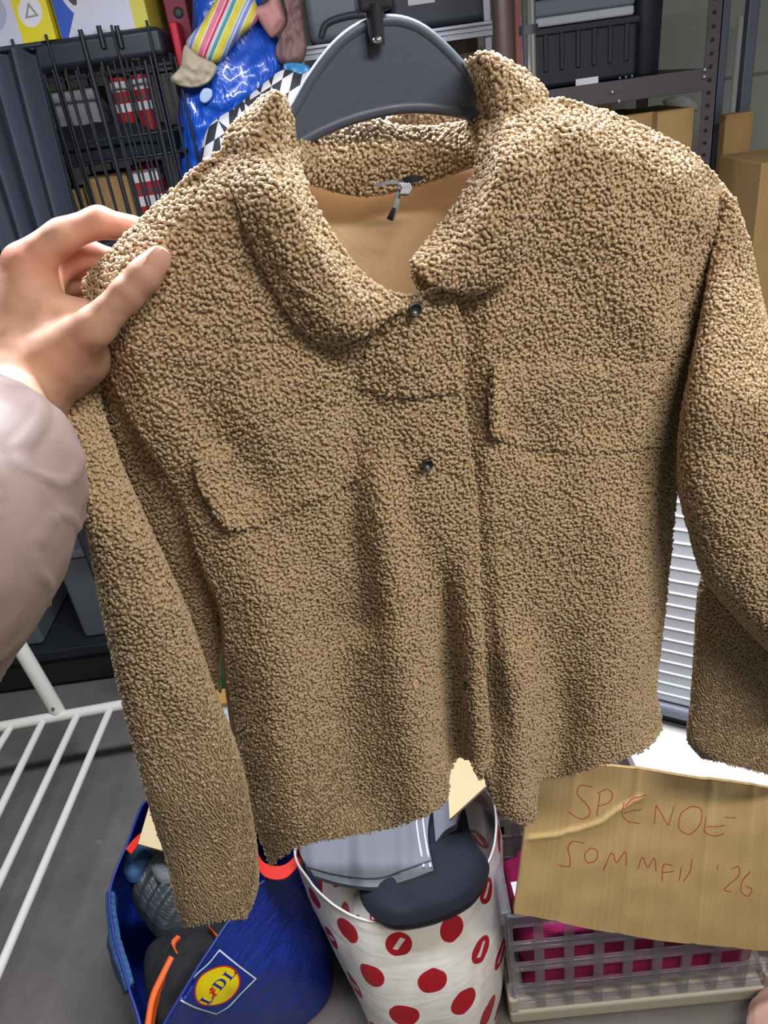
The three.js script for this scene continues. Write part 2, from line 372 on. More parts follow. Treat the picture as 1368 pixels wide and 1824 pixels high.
// doubled top of the placket, pocket flaps
jacketSheet('placket_facing', [
  [[664, 596], [720, 556], [760, 530], [802, 520]], [[645, 690], [700, 702], [760, 703], [819, 692]],
  [[664, 596], [652, 640], [645, 690]], [[802, 520], [824, 600], [819, 692]]],
  (x, y) => bodyOff(x, y) + 0.003 + 0.009 * sstep(655, 740, x), 0.005, { nu: 24, nv: 24 });
jacketSheet('pocket_flap', [
  [[350, 818], [440, 776], [560, 736], [640, 720]], [[405, 940], [452, 937], [500, 914], [600, 872], [668, 832]],
  [[350, 818], [353, 850], [378, 900], [405, 940]], [[640, 720], [660, 780], [668, 832]]],
  (x, y, u, v) => bodyOff(x, y) + 0.001 + 0.0025 * v + 0.009 * sstep(0.14, 0, u), 0.005, { nu: 40, nv: 20 });
jacketSheet('pocket_flap', [
  [[880, 656], [1000, 648], [1100, 646], [1188, 650]], [[880, 772], [905, 786], [1014, 803], [1100, 803], [1184, 792]],
  [[880, 656], [878, 710], [880, 772]], [[1188, 650], [1188, 720], [1184, 792]]],
  (x, y, u, v) => bodyOff(x, y) + 0.001 + 0.0015 * v + 0.010 * sstep(0.10, 0, u), 0.005, { nu: 40, nv: 20 });
// sleeves: tubes between two traced edges
function sleeveTube(name, L, R, mid, depth, { nu = 40, nv = 90, fluff, comb, gap } = {}) {
  const l = path2(L), r = path2(R);
  const at = (u, v) => {
    const a = u * Math.PI * 2, [lx, ly] = l(v), [rx, ry] = r(v), c = 0.5 - 0.5 * Math.cos(a);
    const x = lerp(lx, rx, c), y = lerp(ly, ry, c), d = depth(v) * Math.sign(Math.sin(a)) * Math.pow(Math.abs(Math.sin(a)), 0.8);
    return onJacket(x, y, mid(v) + d + (nz(x / 45, y / 70, 5) * 0.003 + nz(x / 120, y / 150, 15) * 0.007) * Math.abs(Math.sin(a)));
  };
  const g = gridGeo(nu, nv, at, false, true);
  const ends = [];
  for (const v of [0, 1]) {
    const c = V(0, 0, 0); for (let i = 0; i < nu; i++) c.add(at(i / nu, v)); c.multiplyScalar(1 / nu);
    ends.push(gridGeo(nu, 2, (u, w) => at(u, v).lerp(c, w), v !== 0, true));
  }
  const m = wpart(name, merge([g.clone(), ...ends]), fleeceBase, jacket);
  addPile(g, m, { fluff, comb, gap });
  return m;
}
sleeveTube('sleeve', [[168, 540], [122, 640], [108, 725], [128, 815], [152, 910], [186, 1090], [212, 1210], [241, 1330], [270, 1440], [300, 1535], [316, 1610], [330, 1648]],
  [[205, 570], [176, 690], [205, 810], [238, 885], [284, 985], [332, 1095], [378, 1228], [419, 1332], [444, 1440], [457, 1530], [455, 1590], [436, 1634]],
  (v) => lerp(-0.020, 0.044, sstep(0.06, 0.40, v)), (v) => lerp(0.004, 0.034, sstep(0.04, 0.4, v)), { fluff: (p) => 0.9 * sstep(1.2, 1.0, p.y), comb: V(0.25, -1, 0.1) });
sleeveTube('sleeve_fold', [[165, 610], [196, 800], [265, 960], [325, 1090], [372, 1215]],
  [[240, 640], [285, 765], [340, 885], [385, 985], [404, 1078], [398, 1125], [388, 1170], [390, 1230]],
  () => -0.038, () => 0.030, { nv: 60, fluff: (p) => 0.8 * sstep(1.16, 1.0, p.y), comb: V(0.25, -1, 0.1) });
sleeveTube('sleeve', [[1292, 342], [1274, 440], [1256, 545], [1232, 660], [1213, 770], [1212, 870], [1230, 945], [1253, 1022], [1300, 1083], [1368, 1155], [1425, 1215]],
  [[1306, 354], [1334, 440], [1350, 520], [1376, 605], [1425, 700], [1475, 830], [1520, 980], [1545, 1100], [1550, 1180], [1530, 1230], [1490, 1250]],
  (v) => lerp(0.0, 0.05, sstep(0, 0.5, v)), (v) => lerp(0.006, 0.05, sstep(0, 0.45, v)));
sleeveTube('sleeve_forearm', [[1262, 1000], [1247, 1048], [1239, 1150], [1232, 1250], [1227, 1318], [1250, 1348]],
  [[1420, 1050], [1440, 1150], [1450, 1250], [1452, 1330], [1450, 1385], [1420, 1392]],
  () => -0.01, () => 0.035, { nv: 60, fluff: (p) => 0.85 * sstep(1.0, 0.92, p.y), comb: V(0.5, -0.8, 0.1) });
// snap buttons
const snapMat = M('snap', 0x5c6060, 0.35, { metalness: 0.85 });
for (const [x, y, o, r] of [[740, 551, 0.016, 0.0052], [762, 827, 0.0105, 0.0048], [831, 1222, 0.009, 0.0035]]) {
  const c = onJacket(x, y, bodyOff(x, y) + o + 0.0035);
  const g = new THREE.LatheGeometry([[0, -0.001], [0.55, -0.0008], [0.66, 0.0012], [0.85, 0.002], [1, 0.0012], [1.02, -0.002]].map(([a, b]) => new THREE.Vector2(a * r, b)), 24);
  g.applyQuaternion(new THREE.Quaternion().setFromUnitVectors(V(0, 1, 0), JN)); g.translate(c.x, c.y, c.z);
  wpart('snap_button', g, snapMat, jacket).userData.label = 'small dark metal snap button';
}
// black neck label and the grey knotted loop
const blackCloth = M('blackCloth', 0x1c2230, 0.8);
const labelFrame = coons([[716, 318], [735, 312], [756, 316]], [[722, 328], [738, 325], [754, 319]], [[716, 318], [722, 328]], [[756, 316], [754, 319]]);
wpart('neck_label', sheetGeo(10, 4, (u, v) => { const [x, y] = labelFrame(u, v); return onJacket(x, y, -0.045 + 0.004 * Math.sin(u * 3)); }, JBACK, 0.0012).all, blackCloth, jacket).userData.label = 'small black woven neck label';
const cordMat = M('cord', 0x8c94a4, 0.6), O = -0.05;
const ribbon = (pts, w0, w1) => { const p = path2(pts); return sheetGeo(20, 3, (u, v) => { const [x, y] = p(u), [x2, y2] = p(Math.min(1, u + 0.02)), [x1, y1] = p(Math.max(0, u - 0.02)); const l = Math.hypot(x2 - x1, y2 - y1) || 1, w = lerp(w0, w1, u) * (v - 0.5); return onJacket(x + (y2 - y1) / l * -w, y + (x2 - x1) / l * w, O + 0.003 + 0.004 * Math.sin(u * 3)); }, JBACK, 0.0012).all; };
wpart('label_loop', merge([ribbon([[666, 331], [690, 326], [708, 325], [716, 334]], 5, 7), ribbon([[711, 328], [710, 345], [705, 368], [696, 391]], 5, 13), ribbon([[713, 326], [722, 330], [730, 336], [724, 345], [714, 344]], 8, 8)]), cordMat, jacket).userData.label = 'grey ribbon loop knotted at the neck label';
wpart('label_loop', merge([0, 1, 2, 3].map((k) => tube([[712 + k * 5, 326], [718 + k * 4.5, 334], [714 + k * 4, 345]].map(([x, y]) => onJacket(x, y, O + 0.01)), 0.0011, 10, 6))), M('cordLight', 0xc8ccd6, 0.6), jacket);
wpart('label_loop', ribbon([[707, 356], [702, 372], [694, 392]], 3, 11), blackCloth, jacket);

// ---------- black plastic hanger on the end of a chrome rail ----------
const hanger = thing('coat_hanger', 'broad black plastic coat hanger inside the jacket collar', 'hanger', onJacket(690, 200, -0.035));
const hookRest = V(0, 0, 0);
const hangerMat = M('hangerPlastic', 0x4e5669, 0.42, { bumpMap: speck, bumpScale: 0.0002 });
{
  const top = path2([[300, 400], [420, 300], [512, 210], [560, 132], [610, 72], [655, 44], [700, 37], [745, 50], [790, 86], [830, 130], [872, 182], [960, 232], [1100, 285]]);
  const bot = path2([[310, 420], [420, 330], [520, 264], [580, 231], [650, 206], [725, 193], [800, 198], [866, 216], [960, 262], [1100, 308]]);
  const hOff = (u) => -0.032 + 0.012 * Math.pow(2 * u - 1, 2);
  const s = sheetGeo(80, 12, (u, v) => { const a = top(u), b = bot(u); return onJacket(lerp(a[0], b[0], v), lerp(a[1], b[1], v), hOff(u)); }, JBACK, 0.006);
  wpart('body', s.all, hangerMat, hanger);
  for (const [c, dy] of [[top, 1], [bot, -2]])
    wpart('rim', tube(Array.from({ length: 41 }, (_, i) => { const [x, y] = c(i / 40); return onJacket(x, y + dy, hOff(i / 40) - 0.003); }), 0.0048, 100, 10), hangerMat, hanger);
  const hookBase = onJacket(668, 66, -0.03), up = V(0, 1, 0), side = V(Math.cos(YAW), 0, -Math.sin(YAW));
  wpart('hook_socket', rod(hookBase.clone().addScaledVector(up, -0.006).addScaledVector(JN, 0.003), onJacket(664, 8, -0.03).addScaledVector(JN, 0.003), 0.0062, 14), M('hookSocket', 0x23262e, 0.4), hanger);
  wpart('hook_clip', new RoundedBoxGeometry(0.026, 0.012, 0.014, 2, 0.003).rotateY(YAW).translate(...onJacket(664, 4, -0.03).toArray()), M('hookSocket', 0x23262e, 0.4), hanger);
  const pinAt = onJacket(672, 72, -0.022);
  wpart('hook_pin', new THREE.SphereGeometry(0.0032, 14, 10).scale(1.2, 0.8, 1).translate(pinAt.x, pinAt.y, pinAt.z), M('chrome', 0xd9dce0, 0.12, { metalness: 1 }), hanger);
  const neck = onJacket(664, 8, -0.03), cc = neck.clone().addScaledVector(up, 0.062);
  hookRest.copy(cc);
  const loop = [neck.clone(), neck.clone().addScaledVector(up, 0.028)];
  for (let i = 0; i <= 9; i++) { const a = -Math.PI / 2 + 0.5 + (i / 9) * 4.2; loop.push(cc.clone().addScaledVector(side, 0.021 * Math.cos(a)).addScaledVector(up, 0.021 * Math.sin(a))); }
  wpart('hook', tube(loop, 0.0021, 60, 8), M('chrome', 0xd9dce0, 0.12, { metalness: 1 }), hanger);
}
{
  const chrome = M('chrome', 0xd9dce0, 0.12, { metalness: 1 });
  const poleTop = onZ(940, 0, 1.36), r = 0.011;
  const stand = thing('garment_rail', 'chrome garment rail whose upright passes behind the right collar leaf', 'clothes rail', V(poleTop.x, 0, poleTop.z));
  const ry = hookRest.y + 0.008;
  const dir = V(hookRest.x - poleTop.x, 0, hookRest.z - poleTop.z), end = V(hookRest.x, ry, hookRest.z).addScaledVector(dir.clone().normalize(), 0.05);
  wpart('upright', rod(V(poleTop.x, 0.02, poleTop.z), V(poleTop.x, ry, poleTop.z), r, 20), chrome, stand);
  wpart('arm', rod(V(poleTop.x, ry, poleTop.z), end, 0.0105, 20), chrome, stand);
  wpart('elbow', new THREE.SphereGeometry(0.014, 18, 12).translate(poleTop.x, ry, poleTop.z), chrome, stand);
  wpart('joint_collar', rod(onZ(938, 45, 1.36).setX(poleTop.x).setZ(poleTop.z), onZ(938, 62, 1.36).setX(poleTop.x).setZ(poleTop.z), 0.0145, 20), M('blackPlastic', 0x15171b, 0.45), stand);
  wpart('base', new THREE.CylinderGeometry(0.06, 0.065, 0.025, 40).translate(poleTop.x, 0.0125, poleTop.z), M('blackPlastic', 0x15171b, 0.45), stand);
}
// ---------- the photographer's left hand and sleeve ----------
// surface nets over a distance field
function netGeo(field, lo, hi, cell) {
  const n = [0, 1, 2].map((k) => Math.ceil((hi.getComponent(k) - lo.getComponent(k)) / cell) + 1), [nx, ny, nzz] = n;
  const val = new Float32Array(nx * ny * nzz), id = (i, j, k) => (k * ny + j) * nx + i, q = V(0, 0, 0);
  for (let k = 0; k < nzz; k++) for (let j = 0; j < ny; j++) for (let i = 0; i < nx; i++) val[id(i, j, k)] = field(q.set(lo.x + i * cell, lo.y + j * cell, lo.z + k * cell));
  const vid = new Int32Array(nx * ny * nzz).fill(-1), pos = [], idx = [];
  const C = [[0, 0, 0], [1, 0, 0], [0, 1, 0], [1, 1, 0], [0, 0, 1], [1, 0, 1], [0, 1, 1], [1, 1, 1]], E = [[0, 1], [2, 3], [4, 5], [6, 7], [0, 2], [1, 3], [4, 6], [5, 7], [0, 4], [1, 5], [2, 6], [3, 7]];
  for (let k = 0; k < nzz - 1; k++) for (let j = 0; j < ny - 1; j++) for (let i = 0; i < nx - 1; i++) {
    let x = 0, y = 0, z = 0, c = 0;
    for (const [a, b] of E) {
      const A = C[a], B = C[b], va = val[id(i + A[0], j + A[1], k + A[2])], vb = val[id(i + B[0], j + B[1], k + B[2])];
      if ((va < 0) === (vb < 0)) continue; const t = va / (va - vb);
      x += A[0] + (B[0] - A[0]) * t; y += A[1] + (B[1] - A[1]) * t; z += A[2] + (B[2] - A[2]) * t; c++;
    }
    if (c) { vid[id(i, j, k)] = pos.length / 3; pos.push(lo.x + (i + x / c) * cell, lo.y + (j + y / c) * cell, lo.z + (k + z / c) * cell); }
  }
  const quad = (a, b, c, d, f) => { if (f) idx.push(a, b, c, a, c, d); else idx.push(a, c, b, a, d, c); };
  for (let k = 1; k < nzz - 1; k++) for (let j = 1; j < ny - 1; j++) for (let i = 1; i < nx - 1; i++) {
    const s = val[id(i, j, k)] < 0;
    if (s !== val[id(i + 1, j, k)] < 0) quad(vid[id(i, j - 1, k - 1)], vid[id(i, j, k - 1)], vid[id(i, j, k)], vid[id(i, j - 1, k)], s);
    if (s !== val[id(i, j + 1, k)] < 0) quad(vid[id(i - 1, j, k - 1)], vid[id(i - 1, j, k)], vid[id(i, j, k)], vid[id(i, j, k - 1)], s);
    if (s !== val[id(i, j, k + 1)] < 0) quad(vid[id(i - 1, j - 1, k)], vid[id(i, j - 1, k)], vid[id(i, j, k)], vid[id(i - 1, j, k)], s);
  }
  const g = new THREE.BufferGeometry(); g.setAttribute('position', new THREE.Float32BufferAttribute(pos, 3)); g.setIndex(idx);
  const N = new Float32Array(pos.length), e = 0.0006;
  for (let i = 0; i < pos.length; i += 3) {
    const f = (dx, dy, dz) => field(q.set(pos[i] + dx, pos[i + 1] + dy, pos[i + 2] + dz));
    const v = V(f(e, 0, 0) - f(-e, 0, 0), f(0, e, 0) - f(0, -e, 0), f(0, 0, e) - f(0, 0, -e)).normalize(); N.set([v.x, v.y, v.z], i);
  }
  g.setAttribute('normal', new THREE.BufferAttribute(N, 3)); return g;
}
const smin = (a, b, k) => { const h = Math.max(k - Math.abs(a - b), 0) / k; return Math.min(a, b) - h * h * k / 4; };
const JH = (x, y, o, r) => ({ p: onJacket(x, y, o), r });
const handBones = [], TH = bodyOff(275, 470) + 0.0135;            // the thumb lies on the cloth
const chain = (k, ...nodes) => { for (let i = 0; i < nodes.length - 1; i++) handBones.push([nodes[i], nodes[i + 1], k]); };
{ // joints: photo point, distance out of the jacket's plane, radius
  const wrist = JH(30, 712, 0.010, 0.027), wrist2 = JH(62, 700, -0.022, 0.024);
  const thumb0 = JH(100, 640, 0.018, 0.021), thumb1 = JH(168, 583, TH - 0.004, 0.0135), thumb2 = JH(226, 524, TH, 0.0110), thumb2b = JH(258, 490, TH, 0.0110), thumb3 = JH(281, 462, TH - 0.001, 0.0092);
  chain(0.012, wrist, thumb0, thumb1); chain(0.006, thumb1, thumb2, thumb2b, thumb3);
  chain(0.016, JH(70, 668, 0.012, 0.024), JH(148, 632, 0.018, 0.0185)); chain(0.014, wrist2, JH(146, 642, 0.004, 0.019));
  const i1 = JH(42, 470, -0.018, 0.0145), i2 = JH(176, 396, -0.020, 0.0112), i3 = JH(238, 410, -0.026, 0.0098), i4 = JH(290, 452, -0.030, 0.0085);
  chain(0.016, wrist, i1); chain(0.005, i1, JH(110, 420, -0.017, 0.0118), i2, i3, i4);
  const m1 = JH(40, 500, -0.040, 0.0145), m2 = JH(152, 452, -0.040, 0.0112), m3 = JH(215, 470, -0.040, 0.0098), m4 = JH(262, 510, -0.038, 0.0085);
  chain(0.018, wrist, m1); chain(0.005, m1, m2, m3, m4);
  const r1 = JH(40, 540, -0.058, 0.014), r2 = JH(140, 500, -0.054, 0.0105), r3 = JH(200, 520, -0.050, 0.0092), r4 = JH(240, 556, -0.046, 0.008);
  chain(0.018, wrist2, r1); chain(0.005, r1, r2, r3, r4);
  const l1 = JH(48, 580, -0.070, 0.013), l2 = JH(126, 552, -0.066, 0.0092), l3 = JH(176, 572, -0.060, 0.008), l4 = JH(212, 602, -0.054, 0.007);
  chain(0.018, wrist2, l1); chain(0.005, l1, l2, l3, l4);
  chain(0.02, JH(60, 590, -0.012, 0.020), JH(70, 520, -0.020, 0.016)); chain(0.016, JH(95, 560, 0.0, 0.014), JH(150, 560, 0.006, 0.012));   // ball of the thumb and the web to the index finger
  chain(0.016, wrist, { p: atDepth(-14, 800, 0.46), r: 0.029 }, { p: atDepth(-110, 950, 0.40), r: 0.035 });
}
const handField = (() => {
  const d = V(0, 0, 0);
  const B = handBones.map(([a, b, k]) => ({ a: a.p, ab: b.p.clone().sub(a.p), l2: b.p.clone().sub(a.p).lengthSq(), ra: a.r, rb: b.r, k }));
  return (q) => {
    let v = 1;
    for (const s of B) { d.copy(q).sub(s.a); const t = clamp(d.dot(s.ab) / s.l2); d.addScaledVector(s.ab, -t); v = smin(v, d.length() - lerp(s.ra, s.rb, t), s.k); }
    return v;
  };
})();
const photographer = thing('person', 'left hand in a mauve padded sleeve pinching the jacket shoulder', 'person', atDepth(-120, 1100, 0.33));
{
  const lo = V(1e9, 1e9, 1e9), hi = V(-1e9, -1e9, -1e9);
  for (const [a, b] of handBones) for (const s of [a, b]) { lo.min(s.p.clone().subScalar(s.r + 0.012)); hi.max(s.p.clone().addScalar(s.r + 0.012)); }
  const creases = [[[192, 552], [204, 566], [206, 582]], [[206, 535], [218, 550], [222, 566]], [[214, 528], [228, 540], [234, 552]]].map((l) => l.map(([x, y]) => onJacket(x, y, TH + 0.011)));
  const tendon = [[60, 640], [100, 610], [140, 588]].map(([x, y]) => onJacket(x, y, 0.03));
  const lineD = (l, q) => { let b = 1; for (let i = 0; i < l.length - 1; i++) { const ab = l[i + 1].clone().sub(l[i]), t = clamp(q.clone().sub(l[i]).dot(ab) / ab.lengthSq()); b = Math.min(b, q.distanceTo(l[i].clone().addScaledVector(ab, t))); } return b; };
  const skinField = (q) => {
    let v = handField(q);
    if (Math.abs(v) < 0.008) {
      for (const c of creases) { const d = lineD(c, q); if (d < 0.012) v += 0.0011 * Math.exp(-Math.pow(d / 0.0045, 2) * 1.2); }
      const t = lineD(tendon, q); if (t < 0.03) v -= 0.0022 * Math.exp(-Math.pow(t / 0.010, 2));
      v += nz(q.x * 90, q.y * 90, q.z * 90) * 0.0005;
    }
    return v;
  };
  const g = netGeo(skinField, lo, hi, 0.0024);
  const P = g.attributes.position, col = [], red = [JH(190, 400, -0.02, 0), JH(280, 462, 0.03, 0), JH(140, 470, -0.03, 0), JH(45, 460, -0.02, 0)].map((s) => s.p), q = V(0, 0, 0);
  for (let i = 0; i < P.count; i++) {                               // skin is redder at knuckles and fingertips
    q.fromBufferAttribute(P, i); let k = 0; for (const r of red) k = Math.max(k, Math.exp(-q.distanceToSquared(r) / (0.022 * 0.022)));
    k = clamp(k + nz(q.x * 60, q.y * 60, q.z * 60) * 0.25);
    col.push(lerp(0.50, 0.53, k), lerp(0.29, 0.225, k), lerp(0.205, 0.165, k));
  }
  g.setAttribute('color', new THREE.Float32BufferAttribute(col, 3));
  const hand = wpart('hand', g, new THREE.MeshPhysicalMaterial({ vertexColors: true, roughness: 0.5, sheen: 0.2, sheenColor: new THREE.Color(0xffc0a0), specularIntensity: 0.5 }), photographer);
  hand.userData.label = 'bare left hand, thumb in front and fingers behind the cloth';
  // thumb nail
  const a = onJacket(252, 497, 0.0), b = onJacket(290, 440, 0.0), along = b.clone().sub(a).normalize(), across = along.clone().cross(JN).normalize();
  const outw = JN.clone().applyAxisAngle(along, 0.25).normalize(), side = along.clone().cross(outw).normalize();
  const c = onJacket(274, 466, TH - 0.0004);
  const nail = sheetGeo(16, 16, (u, v) => {
    const s = (u - 0.5) * 2, t = (v - 0.5) * 2, w = 0.0084 * (1 - 0.16 * t * t - (t < 0 ? 0.12 * t * t : 0.05)), len = 0.0105;
    const ang = s * 0.72, R = 0.0102;
    return c.clone().addScaledVector(along, -t * len + (t < 0 ? 0.0012 * (1 - s * s) : -0.0012 * (1 - s * s))).addScaledVector(side, Math.sin(ang) * w / Math.sin(0.72)).addScaledVector(outw, R * Math.cos(ang) - 0.0002 - 0.0012 * t * t * (t < 0 ? 1.6 : 0.4));
  }, outw.clone().negate(), 0.0012);
  wpart('thumb_nail', s2smooth(s2(nail)), M('nail', 0xd9a594, 0.28, { clearcoat: 0.4 }), hand);
}
function s2(s) { return s.all; }
function s2smooth(g) { g.computeVertexNormals(); return g; }
// padded coat sleeve: rings round the forearm, cuff first
{
  const mauve = M('mauveNylon', 0x7a6863, 0.48, { sheen: 0.1, sheenColor: new THREE.Color(0xe8d8d8), bumpMap: crinkle, bumpScale: 0.0012 });
  const centre = [[14, 748, 0.485], [-14, 800, 0.46], [-48, 872, 0.43], [-110, 950, 0.40], [-190, 1030, 0.365], [-290, 1130, 0.33], [-430, 1260, 0.29]].map(([x, y, z]) => atDepth(x, y, z)).concat([V(-0.30, 1.24, -0.02), V(-0.31, 1.26, 0.16)]);
  const radii = [0.035, 0.049, 0.058, 0.063, 0.064, 0.066, 0.068, 0.072, 0.076], c = curve3(centre);
  const lens = c.getLengths(200), idx = centre.map((_, k) => lens[Math.round(200 * k / (centre.length - 1))] / lens[200]);
  const rad = (t) => { let k = 0; while (k < idx.length - 2 && idx[k + 1] < t) k++; const x = k + (t - idx[k]) / (idx[k + 1] - idx[k]), i = Math.min(radii.length - 2, Math.floor(x)), f = x - i; return lerp(radii[i], radii[i + 1], f * f * (3 - 2 * f)); };
  const sleeveAt = (u, v, shrink = 0) => {
    const t = clamp(v), p = c.getPointAt(t), tan = c.getTangentAt(t), s = tan.clone().cross(V(0, 1, 0)).normalize(), up = s.clone().cross(tan).normalize(), a = u * Math.PI * 2;
    const seam = Math.min(...[0.0, 0.28, 0.54, 0.8].map((k) => Math.abs(t - k)));
    const puff = 0.008 * (1 - Math.exp(-Math.pow(seam / 0.035, 2))) - 0.005;
    const s5 = t * 1.9, fold = 1 - Math.min(1, Math.abs(nz(Math.cos(a) * 1.7 + s5 * 2.0, Math.sin(a) * 1.7 - s5 * 2.2, s5 * 5 + 1)) * 6);
    const wr = 0.003 * nz(Math.cos(a) * 1.3 + t * 3, Math.sin(a) * 1.3, t * 3 + 3) + 0.0022 * fold * fold * fold + 0.0009 * nz(Math.cos(a) * 5, Math.sin(a) * 5, t * 32);
    return p.addScaledVector(s, Math.cos(a) * (rad(t) + puff + wr - shrink)).addScaledVector(up, Math.sin(a) * (rad(t) + puff + wr - shrink));
  };
  const outer = gridGeo(96, 170, (u, v) => sleeveAt(u, v), false, true), inner = gridGeo(96, 6, (u, v) => sleeveAt(u, v * 0.06, 0.004), true, true);
  const lip = gridGeo(96, 1, (u, v) => sleeveAt(u, 0, v < 0.5 ? 0.004 : 0), false, true);
  const cap = gridGeo(96, 3, (u, v) => sleeveAt(u, 1).lerp(centre[centre.length - 1], v), false, true);
  wpart('coat_sleeve', merge([outer, inner, lip, cap]), mauve, photographer).userData.label = 'mauve padded nylon coat sleeve with stitched seams';
}
// ---------- white slatted rack, lower left ----------
const whiteMetal = M('whiteMetal', 0xe6e4dc, 0.42);
{
  const h = 0.24, A = onY(-160, 1324, h), B = onY(290, 1243, h), rr = 0.0145;
  const t = thing('slatted_rack', 'white metal rack base with parallel slats and a sloping post', 'rack', V((A.x + B.x) / 2, 0, (A.z + B.z) / 2));
  wpart('rail', rod(A, B, rr, 18), whiteMetal, t);
  const far = [];
  for (const [x0, y0, x1, y1] of [[-36, 1302, -60, 1330], [24, 1287, 0, 1326], [80, 1277, 0, 1442], [139, 1271, 0, 1568], [195, 1266, 0, 1725], [252, 1256, 60, 1790]]) {
    const a = onY(x0, y0, h), b = onY(x1, y1, h), d = b.clone().sub(a).normalize(), e = a.clone().addScaledVector(d, 1.15);
    if (x0 > 240) continue;
    wpart('slat', rod(a, e, 0.0092, 14), whiteMetal, t); far.push(e);
  }
  far.sort((p, q) => p.x - q.x);
  const dr = far[far.length - 1].clone().sub(far[0]).normalize();
  wpart('rail', rod(far[0].clone().addScaledVector(dr, -0.05), far[far.length - 1].clone().addScaledVector(dr, 0.05), rr, 18), whiteMetal, t);
  const foot = onY(106, 1272, h), top = onZ(15, 1118, -foot.z + 0.02);
  const dir = top.clone().sub(foot).normalize();
  wpart('post', rod(foot.clone().addScaledVector(dir, -0.012), foot.clone().addScaledVector(dir, 0.75), 0.019, 18), whiteMetal, t);
  wpart('screw', new THREE.SphereGeometry(0.0045, 10, 8).translate(...foot.clone().addScaledVector(dir, 0.035).add(V(0.004, 0, 0.0185)).toArray()), M('screwSteel', 0x6a6a6a, 0.4, { metalness: 0.8 }), t);
  for (const p of [A.clone().lerp(B, 0.14), A.clone().lerp(B, 0.93), far[0], far[far.length - 1]])
    wpart('leg', rod(V(p.x, 0.05, p.z), V(p.x, h, p.z), 0.009, 14), whiteMetal, t);
  for (const p of [A.clone().lerp(B, 0.14), A.clone().lerp(B, 0.93), far[0], far[far.length - 1]]) {
    const w = new THREE.CylinderGeometry(0.026, 0.026, 0.02, 24).rotateX(Math.PI / 2).rotateY(0.4).translate(p.x, 0.026, p.z);
    const cap = new THREE.CylinderGeometry(0.013, 0.015, 0.024, 20).rotateX(Math.PI / 2).rotateY(0.4).translate(p.x, 0.026, p.z);
    const wh = wpart('wheel', w, M('wheelGrey', 0x9a9a98, 0.5), t); wpart('wheel_cap', cap, whiteMetal, wh);
  }
}
// ---------- bags on the floor ----------
function bagGeo(rim, base, { nv = 26, seg = 96, bulge = 0.02, wr = 0.008, thick = 0.002, seedZ = 0, pinch = 1 } = {}) {
  const R = curve3(rim, true), B = curve3(base, true), cR = rim.reduce((a, p) => a.add(p), V(0, 0, 0)).multiplyScalar(1 / rim.length);
  const r = [], b = []; for (let i = 0; i < seg; i++) { r.push(R.getPoint(i / seg)); b.push(B.getPoint(i / seg)); }
  const at = (u, v, inset) => {
    const i = Math.round(u * seg) % seg, p = r[i].clone().lerp(b[i], v);
    const c = cR.clone(); c.y = p.y; const o = p.clone().sub(c); o.y = 0; o.normalize();
    const k = Math.sin(v * Math.PI), a = u * Math.PI * 2;
    const w = wr * (nz(Math.cos(a) * 3.2 + seedZ, Math.sin(a) * 3.2 + v * 1.4, v * 2.2 + seedZ) + 0.7 * Math.abs(nz(Math.cos(a) * 7 + v * 2, Math.sin(a) * 7 - v * 3, v * 2 + seedZ)) + 0.4 * nz(Math.cos(a) * 14, Math.sin(a) * 14 + v * 6, seedZ));
    return p.addScaledVector(o, bulge * k + w * Math.min(1, (v + 0.08) * 4) * Math.min(1, (1 - v) * 5) - inset);
  };
  const outer = gridGeo(seg, nv, (u, v) => at(u, v, 0), false, true), inner = gridGeo(seg, nv, (u, v) => at(u, v, thick), true, true);
  const lip = gridGeo(seg, 1, (u, v) => at(u, 0, v < 0.5 ? thick : 0), true, true);
  const cB = base.reduce((a, p) => a.add(p), V(0, 0, 0)).multiplyScalar(1 / base.length);
  const bottom = gridGeo(seg, 3, (u, v) => at(u, 1, 0).lerp(cB, v), true, true);
  return { outer, all: merge([outer, inner, lip, bottom]), at };
}
const crinkleBag = crinkle.clone(); crinkleBag.repeat.set(2.5, 1.2); crinkleBag.needsUpdate = true;
const blueFilm = M('blueFilm', 0x14308f, 0.34, { clearcoat: 0.3, clearcoatRoughness: 0.3, bumpMap: crinkleBag, bumpScale: 0.008 });
